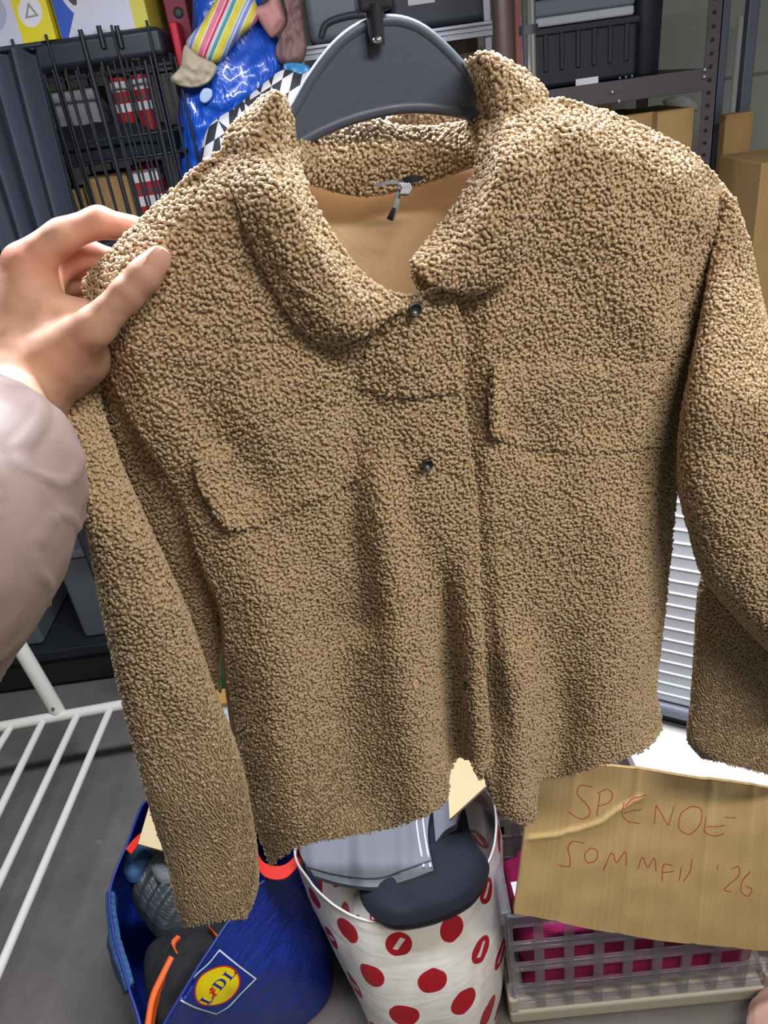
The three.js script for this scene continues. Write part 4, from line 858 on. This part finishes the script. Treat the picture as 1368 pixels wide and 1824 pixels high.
{ // dark curtain at the far left
  const L = onZ(-140, 300, 1.75).x, R = onZ(118, 300, 1.75).x;
  const t = sheetGeo(160, 30, (u, v) => { const x = lerp(L, R, u) - 0.05 * v * u, y = lerp(onZ(0, 100, 1.75).y + 0.01, 0.75, v); return V(x, y, -1.78 + 0.02 * Math.sin(u * 38 + 0.6 * v + 2 * nz(u * 4, v)) + 0.012 * Math.sin(u * 17 + v)); }, V(0, 0, -1), 0.004);
  const c = thing('dark_curtain', 'dark slate curtain hanging in folds at the left edge', 'curtain', V((L + R) / 2, 0.75, -1.78));
  wpart('drape', t.all, M('curtain', 0x2f3542, 0.8, { bumpMap: weave, bumpScale: 0.0006 }), c);
  wpart('rod', rod(V(L - 0.05, onZ(0, 100, 1.75).y + 0.012, -1.78), V(R + 0.015, onZ(0, 100, 1.75).y + 0.012, -1.78), 0.004, 14), darkSteel, c);
  for (const x of [L + 0.02]) wpart('stand', rod(V(x, 0, -1.815), V(x, onZ(0, 100, 1.75).y + 0.012, -1.79), 0.01, 12), darkSteel, c);
}
// wire cage
const CT = onZ(140, 66, 2.0).y, CX1 = onZ(262, 60, 2.0).x, CX0 = -0.93, CZ0 = -2.0, CZ1 = -2.36;
{
  const t = thing('wire_cage', 'black wire cage with a dark top tray on the shelf above the hand', 'cage', V((CX0 + CX1) / 2, SH, (CZ0 + CZ1) / 2));
  const xr = CX1 + 0.03;
  wpart('top_tray', box(CX0, xr, CT - 0.055, CT, CZ1, CZ0 + 0.01, 0.012), M('trayBlack', 0x262b36, 0.4), t);
  for (const y of [SH + 0.006, SH + 0.17, SH + 0.215, CT - 0.075]) wpart('hoop', tube([V(CX0, y, CZ0), V(lerp(CX0, xr, 0.5), y, CZ0), V(xr - 0.03, y, CZ0), V(xr, y, CZ0 - 0.03), V(xr, y, CZ1), V(xr - 0.2, y, CZ1)], 0.003, 60, 6), wire, t);
  let k = 0;
  for (let x = CX0 + 0.02; x < xr - 0.02; x += 0.027) { const r = k % 4 === 0 ? 0.0042 : 0.0026; wpart('bar', rod(V(x, SH + 0.001, CZ0 + 0.003), V(x + 0.004 * nz(k, 3), CT - 0.05, CZ0 + 0.003), r, 7), wire, t); k++; }
  for (let i = 0; i < 15; i++) { const x = CX0 + 0.28 + i * 0.024 + 0.012 * nz(i * 1.7, 4), a = 0.02 * nz(i * 2.3, 9), y1 = i % 3 ? CT - 0.06 : CT + 0.012; wpart('bar', rod(V(x, SH + 0.001, CZ0 + 0.012), V(x + a, y1, CZ0 + 0.014), i % 5 === 1 ? 0.0055 : 0.0032, 7), wire, t); }
  for (let z = CZ0 - 0.03; z > CZ1; z -= 0.03) wpart('bar', rod(V(xr + 0.003, SH + 0.001, z), V(xr + 0.003, CT - 0.05, z), 0.0026, 7), wire, t);
  for (let x = CX0 + 0.02; x < xr; x += 0.06) wpart('bar', rod(V(x, SH + 0.001, CZ1), V(x, CT - 0.05, CZ1), 0.0026, 7), wire, t);
  wpart('mid_shelf', box(CX0 + 0.01, xr - 0.005, SH + 0.166, SH + 0.172, CZ1 + 0.01, CZ0 - 0.008), M('trayBlack', 0x262b36, 0.4), t);
  for (const px of [178, 210]) { const c = onZ(px, 52, 1.99); wpart('clip', rod(c.clone().add(V(0, -0.035, 0.008)), c.clone().add(V(0, 0.006, 0.006)), 0.0055, 10), wire, t); }
}
const MS = SH + 0.172;
const blk = lumpGeo([[-0.84, -2.05], [-0.60, -2.03], [-0.40, -2.04], [-0.37, -2.15], [-0.40, -2.3], [-0.62, -2.33], [-0.84, -2.28]].map(([x, z]) => V(x, MS + 0.001, z)), UP, 0.075, 0.0, { ripple: creased(14, 0.008), power: 4 });
solo('black_blanket', blk, M('blackBlanket', 0x1d222c, 0.9), 'folded black cloth on the middle tray of the wire cage', 'cloth');
solo('pale_carton', box(-0.74, -0.545, MS + 0.06, MS + 0.155, -2.28, -2.12, 0.004), M('palePink', 0xa9a0a4, 0.85), 'pale pinkish grey box on the black cloth inside the wire cage', 'box');
const redCan = canvasTex(256, 256, (g, w, h) => { g.fillStyle = '#b3202c'; g.fillRect(0, 0, w, h); g.fillStyle = '#e9e6e8'; g.fillRect(0, 20, w, 46); g.fillRect(0, 120, w, 40); g.fillStyle = '#5a5560'; g.fillRect(0, 96, w, 10); });
[[-0.475, -2.10, 'red and white tin in the wire cage, left of the pair'], [-0.425, -2.09, 'red and white tin in the wire cage, right of the pair']].forEach(([x, z, label]) => {
  const t = thing('tin_can', label, 'can', V(x, MS + 0.048, z), 'tins in the cage');
  part('body', new THREE.CylinderGeometry(0.022, 0.022, 0.115, 24).translate(0, 0.0575, 0), new THREE.MeshPhysicalMaterial({ map: redCan, roughness: 0.35 }), t);
  part('lid', new THREE.CylinderGeometry(0.02, 0.022, 0.006, 24).translate(0, 0.118, 0), M('chrome', 0xd9dce0, 0.12, { metalness: 1 }), t);
});
[[-0.86, -0.735, 0.135, 'leftmost small cardboard box at the bottom of the wire cage'], [-0.73, -0.62, 0.115, 'middle small cardboard box at the bottom of the wire cage'], [-0.612, -0.505, 0.14, 'tall small cardboard box at the bottom of the wire cage, right of the middle one']].forEach(([a, b, h, label]) =>
  solo('small_carton', box(a, b, SH + 0.001, SH + h, -2.2, -2.06, 0.003), cardMat, label, 'box', 'cartons in the cage'));
solo('red_white_carton', box(-0.495, -0.43, SH + 0.001, SH + 0.15, -2.16, -2.06, 0.003), new THREE.MeshPhysicalMaterial({ map: redCan, roughness: 0.6 }), 'red and white packet low in the wire cage at its right end', 'packet');
// printed boxes on the cage
const artA = canvasTex(512, 384, (g, w, h) => {
  g.fillStyle = '#d9d8ea'; g.fillRect(0, 0, w, h);
  g.fillStyle = '#b9b8d2'; g.beginPath(); g.ellipse(300, 270, 90, 80, 0, 0, 7); g.fill();
  g.fillStyle = '#c9405c'; g.beginPath(); g.ellipse(318, 222, 36, 46, 0.3, 0, 7); g.fill();
  g.fillStyle = '#f0df2a'; g.fillRect(412, 0, 100, h);
  g.fillStyle = '#eceaf4'; g.beginPath(); g.ellipse(460, 288, 36, 50, 0.25, 0, 7); g.fill();
  g.strokeStyle = '#9a9a88'; g.lineWidth = 6; g.beginPath(); g.moveTo(462, 264); g.lineTo(478, 302); g.lineTo(444, 304); g.closePath(); g.stroke();
  g.fillStyle = '#c8452e'; g.font = 'bold 25px sans-serif'; g.textAlign = 'center'; g.fillText('REPTIL', 460, 212);
});
const artB = canvasTex(512, 512, (g, w, h) => {
  g.fillStyle = '#d6d5e8'; g.fillRect(0, 0, w, h);
  g.fillStyle = '#2a55c0'; g.beginPath(); g.moveTo(0, 0); g.lineTo(230, 0); g.lineTo(210, 260); g.lineTo(40, h); g.lineTo(0, h); g.fill();
  g.fillStyle = '#dcd6e2'; g.beginPath(); g.ellipse(110, 280, 66, 150, -0.25, 0, 7); g.fill();
  g.fillStyle = '#b0465c'; g.beginPath(); g.ellipse(92, 220, 50, 70, -0.25, 0, 7); g.fill();
  g.fillStyle = '#d8b49a'; g.beginPath(); g.ellipse(118, 280, 38, 60, -0.3, 0, 7); g.fill();
  g.fillStyle = '#3c3a48'; g.beginPath(); g.ellipse(110, 330, 24, 54, -0.4, 0, 7); g.fill();
  g.fillStyle = '#a8b4d2'; g.beginPath(); g.ellipse(290, 210, 84, 110, 0, 0, 7); g.fill();
  g.fillStyle = '#c2cbe2'; g.beginPath(); g.ellipse(275, 180, 52, 70, 0, 0, 7); g.fill();
  g.fillStyle = '#4d74cc'; g.beginPath(); g.ellipse(392, 300, 28, 88, -0.15, 0, 7); g.fill();
  g.fillStyle = '#d7cf48'; g.fillRect(432, 0, 80, h);
  g.fillStyle = '#e4e3ea'; g.beginPath(); g.ellipse(466, 250, 26, 80, 0, 0, 7); g.fill();
  g.strokeStyle = '#8f9aa8'; g.lineWidth = 8; g.beginPath(); g.ellipse(464, 240, 12, 34, 0, 0, 7); g.stroke();
});
function printedBox(name, label, x0, x1, hgt, z0, z1, tex, sideHex, key) {
  const t = thing(name, label, 'box', V((x0 + x1) / 2, CT, (z0 + z1) / 2));
  wpart('carton', box(x0, x1, CT + 0.001, CT + hgt, z1, z0, 0.003), M(key, sideHex, 0.5), t);
  const g = new THREE.PlaneGeometry(x1 - x0 - 0.004, hgt - 0.004).translate((x0 + x1) / 2, CT + hgt / 2, z0 + 0.0006);
  wpart('printed_face', g, new THREE.MeshPhysicalMaterial({ map: tex, roughness: 0.42 }), t);
}
const bx = onZ(103, 66, 2.01).x;
printedBox('gift_box', 'white and yellow printed box on the cage with an egg picture', bx - 0.36, bx, 0.22, -1.995, -2.3, artA, 0xe8d828, 'yellowCard');
printedBox('product_box', 'blue and white printed box on the cage next to the red folder', bx + 0.006, onZ(268, 50, 2.01).x, 0.22, -2.01, -2.3, artB, 0xd8cf4a, 'paleYellowCard');
{ // red lever arch folder and a smaller bright red box in front
  const c = onZ(300, 30, 2.12), t = thing('ring_binder', 'dark red ring binder with a finger hole behind the cage', 'binder', V(c.x, SH, -2.16));
  const x0 = onZ(268, 20, 2.12).x + 0.002, x1 = onZ(338, 20, 2.12).x;
  wpart('cover', box(x0 + 0.03, x1 - 0.004, SH, SH + 0.55, -2.42, -2.12, 0.004), M('binderRed', 0x8a2a40, 0.55), t);
  const h = onZ(317, 22, 2.115);
  wpart('finger_hole', new THREE.TorusGeometry(0.009, 0.0025, 10, 24).translate(h.x, h.y, -2.1185), darkSteel, t);
  wpart('hole_disc', new THREE.CylinderGeometry(0.008, 0.008, 0.002, 20).rotateX(Math.PI / 2).translate(h.x, h.y, -2.1185), M('blackPlastic', 0x15171b, 0.45), t);
  const a = onZ(268, 60, 2.05).x, b = onZ(318, 60, 2.05).x, yT = onZ(300, 40, 2.05).y;
  solo('red_case', box(CX1 + 0.045, b + 0.004, SH + 0.001, yT, -2.11, -2.03, 0.006), M('brightRed', 0xc41f33, 0.5), 'bright red case standing beside the wire cage in front of the binder', 'case');
}
// bags and cloth on the shelf
const FZ = V(0, 0, 1);
const shelfLump = (pts, d, front, back, rip, more) => lumpGeo(pts.map(([x, y]) => onZ(x, y, d)), FZ, front, back, { ripple: rip, seg: 110, rings: 18, ...more });
const wrinkleZ = (f, a) => (p) => a * (nz(p.x * f, p.y * f, 2) + 0.6 * nz(p.x * f * 2.3 + p.y * f, p.y * f * 2.1 - p.x * f, 7));
solo('blue_sack', shelfLump([[350, -60], [420, -60], [470, 10], [492, 60], [505, 112], [480, 180], [470, 300], [440, 400], [350, 418], [326, 380], [320, 250], [318, 180], [330, 120], [342, 50]], 2.06, 0.06, 0.08, wrinkleZ(16, 0.016)), M('blueSack', 0x1f56c4, 0.32, { clearcoat: 0.4, bumpMap: crinkle, bumpScale: 0.006 }), 'glossy blue plastic sack on the shelf holding a striped towel', 'sack');
const stripes = canvasTex(512, 64, (g, w) => { const s = [['#e3dcc0', 0.03], ['#8fb0d8', 0.05], ['#e6e6ee', 0.03], ['#8a92cc', 0.09], ['#e8e4ea', 0.03], ['#e2d24a', 0.15], ['#ece8ea', 0.03], ['#e77f98', 0.14], ['#f0e8ec', 0.02], ['#d8365a', 0.07], ['#e8eaf0', 0.02], ['#a8c8e0', 0.03], ['#eef0f2', 0.02], ['#5a9c98', 0.10], ['#e8ecec', 0.02], ['#dfd04a', 0.17]]; let x = 0; for (const [c, k] of s) { g.fillStyle = c; g.fillRect(x * w, 0, k * w + 2, 64); x += k; } });
{
  const g = shelfLump([[412, -50], [450, -10], [459, 34], [428, 66], [386, 112], [360, 104], [331, 80], [362, 36], [384, 0]], 1.985, 0.03, 0.025, wrinkleZ(22, 0.004), { power: 4 });
  const a = onZ(331, 80, 1.98), b = onZ(386, 116, 1.98), u = b.clone().sub(a).setZ(0), L = u.length(); u.normalize();
  planarUV(g, a, u.clone().multiplyScalar(1 / L * 0.98), V(-u.y, u.x, 0));
  // stripes run along the towel; the sheet widens upwards
  solo('striped_towel', g, new THREE.MeshPhysicalMaterial({ map: stripes, roughness: 0.8 }), 'pastel striped towel in yellow pink and teal on the blue sack', 'towel');
}
solo('beige_cloth', shelfLump([[330, 80], [352, 98], [386, 118], [372, 146], [340, 157], [306, 146], [304, 138], [320, 120]], 1.975, 0.018, 0.03, wrinkleZ(26, 0.01)), M('beigeCloth', 0xb5a992, 0.9), 'crumpled beige cloth under the striped towel', 'cloth');
{
  const mark = shelfLump([[356, 168], [364, 157], [377, 160], [378, 172], [366, 184], [357, 180]], 1.985, 0.004, 0.02, null, { power: 6 });
  solo('white_tag', mark, M('tagWhite', 0xa8bde0, 0.5), 'small pale emblem patch on the lower blue sack', 'tag');
}
const tri = canvasTex(512, 512, (g, w, h) => {
  g.fillStyle = '#2a2d33'; g.fillRect(0, 0, w, h); const n = 8, s = w / n; g.fillStyle = '#cfcfd6';
  for (let j = 0; j < n; j++) for (let i = 0; i < n; i++) {
    const x = i * s, y = j * s, k = Math.floor(rnd() * 4); g.beginPath();
    if (k === 0) { g.moveTo(x, y); g.lineTo(x + s, y); g.lineTo(x, y + s); } else if (k === 1) { g.moveTo(x + s, y); g.lineTo(x + s, y + s); g.lineTo(x, y + s); } else if (k === 2) { g.moveTo(x, y); g.lineTo(x + s, y); g.lineTo(x + s / 2, y + s); } else { g.moveTo(x, y + s); g.lineTo(x + s, y + s); g.lineTo(x + s / 2, y); }
    g.closePath(); g.fill();
  }
});
{
  const g = shelfLump([[372, 226], [420, 190], [468, 150], [506, 124], [540, 132], [566, 118], [590, 150], [590, 260], [560, 360], [430, 395], [360, 380], [355, 300]], 1.90, 0.04, 0.04, wrinkleZ(12, 0.004), { power: 4 });
  planarUV(g, onZ(372, 226, 1.9), V(0.93, 0.37, 0).multiplyScalar(4.6), V(-0.37, 0.93, 0).multiplyScalar(4.6));
  const o = solo('patterned_bag', g, new THREE.MeshPhysicalMaterial({ map: tri, roughness: 0.7 }), 'black and white triangle patterned bag behind the left collar', 'bag');
}
solo('pink_pouch', shelfLump([[446, 18], [476, 4], [490, -20], [505, 22], [508, 40], [496, 60], [484, 68], [470, 52], [460, 36]], 2.0, 0.03, 0.04, wrinkleZ(20, 0.008), { power: 3 }), M('dustyPink', 0xc78f8a, 0.8), 'dusty pink folded pouch next to the striped towel', 'pouch');
solo('brown_scarf', shelfLump([[500, -40], [532, -30], [541, 40], [546, 90], [534, 116], [500, 112], [490, 96], [496, 70], [510, 40]], 2.03, 0.03, 0.05, wrinkleZ(26, 0.016), { power: 3 }), M('mauveBrown', 0x8a6a68, 0.85), 'crumpled mauve brown scarf in front of the grey storage box', 'scarf');
solo('teal_wrapper', shelfLump([[505, 116], [530, 112], [552, 120], [556, 140], [538, 150], [515, 138]], 1.97, 0.012, 0.03, wrinkleZ(30, 0.008)), M('tealFilm', 0x3f82b8, 0.35), 'small blue teal wrapper above the patterned bag', 'wrapper');

// ---------- middle shelving: aluminium beam, storage boxes ----------
const alu = M('aluminium', 0xb9bcc6, 0.3, { metalness: 0.75 });
const BY = onZ(720, 58, 2.3).y;
{
  const t = thing('aluminium_shelf', 'aluminium shelf beam crossing behind the hanger', 'shelf', V(0.22, 0, -2.5));
  const x0 = onZ(536, 70, 2.3).x, x1 = onZ(884, 30, 2.3).x;
  for (const [dy, th, z] of [[0, 0.008, 0.006], [-0.012, 0.008, 0.0], [-0.024, 0.009, 0.006]]) wpart('beam_lip', box(x0, x1, BY + dy - th, BY + dy, -2.32, -2.3 + z, 0.0015), alu, t);
  wpart('beam', box(x0, x1, BY - 0.033, BY - 0.001, -2.33, -2.304), alu, t);
  wpart('board', box(x0, x1, BY - 0.02, BY - 0.002, -2.72, -2.331), darkSteel, t);
  for (const x of [x0 - 0.012, x1 - 0.02]) for (const z of [-2.31, -2.7]) wpart('upright', box(x - 0.01, x + 0.006, 0, 2.05, z - 0.012, z + 0.004), alu, t);
  wpart('board', box(x0, x1, 1.40, 1.42, -2.7, -2.32), darkSteel, t);
}
function tote(name, label, x0, x1, y0, h, z0, z1, mat, lidMat, cat = 'storage box') {
  const t = thing(name, label, cat, V((x0 + x1) / 2, y0, (z0 + z1) / 2));
  wpart('body', box(x0, x1, y0 + 0.001, y0 + h, z1, z0, 0.02), mat, t);
  wpart('lid', box(x0 - 0.008, x1 + 0.008, y0 + h, y0 + h + 0.03, z1 - 0.005, z0 + 0.005, 0.01), lidMat, t);
  return t;
}
const gX = (px, py, d) => onZ(px, py, d).x;
const t1 = tote('grey_tote', 'light grey plastic tote with a dark handle on the beam, left of the hanger hook', gX(550, 60, 2.36), gX(686, 40, 2.36), BY, 0.26, -2.345, -2.65, M('lightTote', 0x7b808c, 0.5), M('toteLid', 0x7a8088, 0.45));
wpart('handle', tube([[572, 66], [580, 44], [612, 30], [650, 26], [672, 34], [678, 48]].map(([x, y]) => onZ(x, y, 2.338)), 0.008, 30, 8), M('handleDark', 0x4a4d56, 0.5), t1);
const t2 = tote('dark_tote', 'dark grey plastic tote with a white label on the beam, right of the hanger hook', gX(698, 40, 2.36), gX(872, 20, 2.36), BY, 0.26, -2.345, -2.65, M('darkTote', 0x3c404c, 0.5), M('toteLid', 0x7a8088, 0.45));
{ const a = onZ(748, 4, 2.34), b = onZ(774, -12, 2.34); wpart('label', box(a.x - 0.03, b.x, a.y - 0.004, a.y + 0.05, -2.345, -2.3435), M('paper', 0xe9e6ee, 0.8), t2); }
solo('brown_box', box(gX(792, 90, 2.4), gX(852, 80, 2.4), 1.4205, onZ(820, 66, 2.4).y, -2.6, -2.4, 0.006), M('brownGloss', 0x5e4a40, 0.25, { clearcoat: 0.6 }), 'glossy brown box under the aluminium beam', 'box');
{ // dark box row lower on the same shelf
  solo('black_case', box(gX(600, 160, 2.45), gX(780, 140, 2.45), 1.4205, BY - 0.07, -2.68, -2.45, 0.008), M('blackPlastic', 0x15171b, 0.45), 'black case in the shade under the aluminium beam', 'case');
}
{
  const a = onZ(898, 80, 1.95); 
  solo('brown_post', rod(V(a.x, 0, -1.95), V(a.x, 2.2, -1.95), 0.024, 24), M('brownMetal', 0x5b4b48, 0.35, { metalness: 0.4 }), 'thick brown round post behind the right collar', 'post');
  const b = onZ(930, 60, 2.05);
  solo('red_board', box(b.x - 0.016, b.x + 0.014, 0, 2.1, -2.09, -2.05, 0.003), M('redBrown', 0x8c4c44, 0.6), 'narrow red brown board between brown post and chrome rail', 'board');
}
// ---------- right shelving ----------
const RS = onZ(1120, 140, 2.25).y, rustSteel = M('shelfSteel', 0x5a5357, 0.5, { metalness: 0.35 });
{
  const t = thing('angle_shelf', 'grey perforated angle steel shelf at the right carrying black crates', 'shelf', V(0.8, 0, -2.5));
  const x0 = gX(955, 170, 2.25), x1 = gX(1256, 120, 2.25);
  wpart('beam', box(x0, x1, RS - 0.052, RS, -2.26, -2.25, 0.002), rustSteel, t);
  wpart('board', box(x0, x1, RS - 0.012, RS - 0.001, -2.75, -2.261), darkSteel, t);
  wpart('beam', box(x0, x1, 1.10, 1.15, -2.26, -2.25, 0.002), rustSteel, t);
  wpart('board', box(x0, x1, 1.138, 1.149, -2.75, -2.261), darkSteel, t);
  for (const z of [-2.25, -2.74]) {
    const up = wpart('upright', merge([box(x1 - 0.002, x1 + 0.036, 0, 2.2, z - 0.003, z), box(x1 + 0.033, x1 + 0.036, 0, 2.2, z - 0.036, z)]), rustSteel, t);
    if (z === -2.25) for (let y = 1.15; y < 1.85; y += 0.03) wpart('hole', new THREE.CylinderGeometry(0.0052, 0.0052, 0.002, 12).rotateX(Math.PI / 2).translate(x1 + 0.014, y, z + 0.0006), M('blackPlastic', 0x15171b, 0.45), up);
    wpart('upright', box(x0 - 0.036, x0 - 0.001, 0, 1.45, z - 0.003, z), rustSteel, t);
  }
  for (const [px, py] of [[1256, 122], [1255, 137], [1091, 164], [1103, 180]]) { const c = onZ(px, py, 2.245); wpart('bolt', new THREE.SphereGeometry(0.0055, 10, 8).translate(c.x, Math.min(c.y, RS - 0.004), -2.246), alu, t); }
}
{
  const x0 = gX(952, 120, 2.29), x1 = gX(1135, 100, 2.29), t = thing('black_crate', 'black plastic crate with a white label on the right shelf', 'crate', V((x0 + x1) / 2, RS, -2.45));
  const bm = M('crateBlack', 0x20242e, 0.5);
  wpart('body', box(x0, x1, RS + 0.001, RS + 0.138, -2.62, -2.29, 0.012), bm, t);
  for (let i = 0; i < 6; i++) { const x = lerp(x0 + 0.03, x1 - 0.03, i / 5); wpart('rib', box(x - 0.006, x + 0.006, RS + 0.04, RS + 0.125, -2.295, -2.284, 0.003), bm, t); }
  wpart('rim', box(x0 - 0.004, x1 + 0.004, RS + 0.122, RS + 0.140, -2.625, -2.283, 0.005), bm, t);
  const l = onZ(1046, 147, 2.28); wpart('label', box(l.x - 0.03, l.x + 0.03, l.y - 0.007, l.y + 0.011, -2.2835, -2.2815), M('paper', 0xe9e6ee, 0.8), t);
  for (let i = 0; i < 4; i++) { const c = onZ(1106 + i * 11, 139 - i * 1.8, 2.28); if (c.x < x1) wpart('vent_hole', new THREE.SphereGeometry(0.0035, 8, 6).translate(c.x, c.y, -2.288), alu, t); }
  const u0 = x1 + 0.006, u1 = gX(1205, 90, 2.29), t2 = thing('black_bucket', 'round black plastic bucket at the right end of the shelf', 'bucket', V((u0 + u1) / 2, RS, -2.4));
  const br = (u1 - u0) / 2;
  wpart('body', new THREE.LatheGeometry([[0, 0.001], [br * 0.86, 0.001], [br * 0.98, 0.24], [br * 1.02, 0.245], [br * 1.02, 0.26], [br * 0.95, 0.26], [0.0, 0.02]].map(([a, b]) => new THREE.Vector2(a, b)), 36).translate((u0 + u1) / 2, RS, -2.40), bm, t2);
  // light tray lying on the crate
  const a0 = gX(952, 40, 2.29), a1 = gX(1168, 20, 2.29);
  const tr = thing('grey_tray', 'flat light grey plastic tray lying across the black crate', 'tray', V((a0 + a1) / 2, RS + 0.14, -2.45));
  wpart('base', box(a0, a1 - 0.06, RS + 0.141, RS + 0.162, -2.64, -2.275, 0.006), M('trayGrey', 0xb0b5bd, 0.5), tr);
  wpart('rim', box(a0, a1 - 0.055, RS + 0.162, RS + 0.2, -2.645, -2.285, 0.008), M('trayGrey2', 0x6c727e, 0.5), tr);
  solo('wooden_board', box(a0, a1 - 0.1, RS + 0.2015, RS + 0.23, -2.63, -2.30, 0.003), M('mauveWood', 0x6c5a66, 0.7), 'dull mauve board on top of the grey tray', 'board');
}
const LS = 1.15;
[[1172, 1240, 198, 2.30, 'tan cardboard box with open top on the lower right shelf'], [1100, 1168, 205, 2.34, 'cardboard box beside the open one on the lower right shelf, mostly behind the shoulder'], [1020, 1092, 180, 2.36, 'leftmost cardboard box on the lower right shelf']].forEach(([a, b, py, d, label], i) => {
  const x0 = gX(a, py, d), x1 = gX(b, py, d) - 0.004, y1 = onZ((a + b) / 2, py, d).y;
  const t = thing('shelf_carton', label, 'box', V((x0 + x1) / 2, LS, -d - 0.12), 'cartons on the right shelf');
  wpart('body', box(x0, x1, LS, y1, -d - 0.26, -d, 0.003), cardMat, t);
  wpart('flap', box(x0 + 0.002, x1 - 0.002, y1, y1 + 0.003, -d - 0.25, -d - 0.004), cardMat, t);
});
solo('white_cloth', lumpGeo([[1180, 180], [1215, 170], [1240, 182], [1243, 196], [1200, 200]].map(([x, y]) => onZ(x, y, 2.6)), FZ, 0.03, 0.03, { ripple: wrinkleZ(20, 0.01) }), M('whiteCloth', 0xc8ccd4, 0.85), 'white plastic film sticking up behind the cardboard boxes', 'film');
// posts, panels and boards along the back wall at the right
{
  const a = onZ(1290, 60, 2.6).x, b = onZ(1340, 60, 2.55).x;
  solo('steel_post', box(a - 0.014, a + 0.014, 0, CEILING - 0.001, -2.63, -2.60, 0.004), M('paintedSteel', 0x6f7687, 0.4, { metalness: 0.5 }), 'grey steel post next to the perforated upright', 'post');
  solo('steel_post', box(b - 0.016, b + 0.016, 0, CEILING - 0.001, -2.58, -2.55, 0.004), M('paintedSteel', 0x6f7687, 0.4, { metalness: 0.5 }), 'grey steel post nearest the right edge', 'post');
  const x0 = gX(1262, 300, 2.48), x1 = gX(1322, 300, 2.48), y1 = onZ(1290, 205, 2.48).y;
  solo('narrow_carton', box(x0 + 0.04, x1 + 0.02, 0, y1, -2.52, -2.48, 0.003), cardMat, 'narrow tall cardboard carton standing right of the shelf', 'box');
  solo('white_batten', rod(V(onZ(1300, 200, 2.7).x, 0, -2.68), onZ(1320, 30, 2.95), 0.011, 10), M('whiteBatten', 0xd2d4d6, 0.6), 'white batten leaning against the wall behind the posts', 'batten');
  const c0 = gX(1331, 420, 2.2), y2 = onZ(1350, 292, 2.2).y;
  solo('tall_carton', box(c0 + 0.02, c0 + 0.5, 0, y2, -2.46, -2.2, 0.004), cardMat, 'tall wide carton at the right edge behind the shoulder', 'box');
  const s = onZ(1330, 135, 3.03);
  struct('trim_1', box(0.6, RX1, s.y - 0.004, s.y + 0.004, RZ0, RZ0 + 0.006), M('seam', 0x8f938f, 0.8));
}
renderer.render(scene, camera);
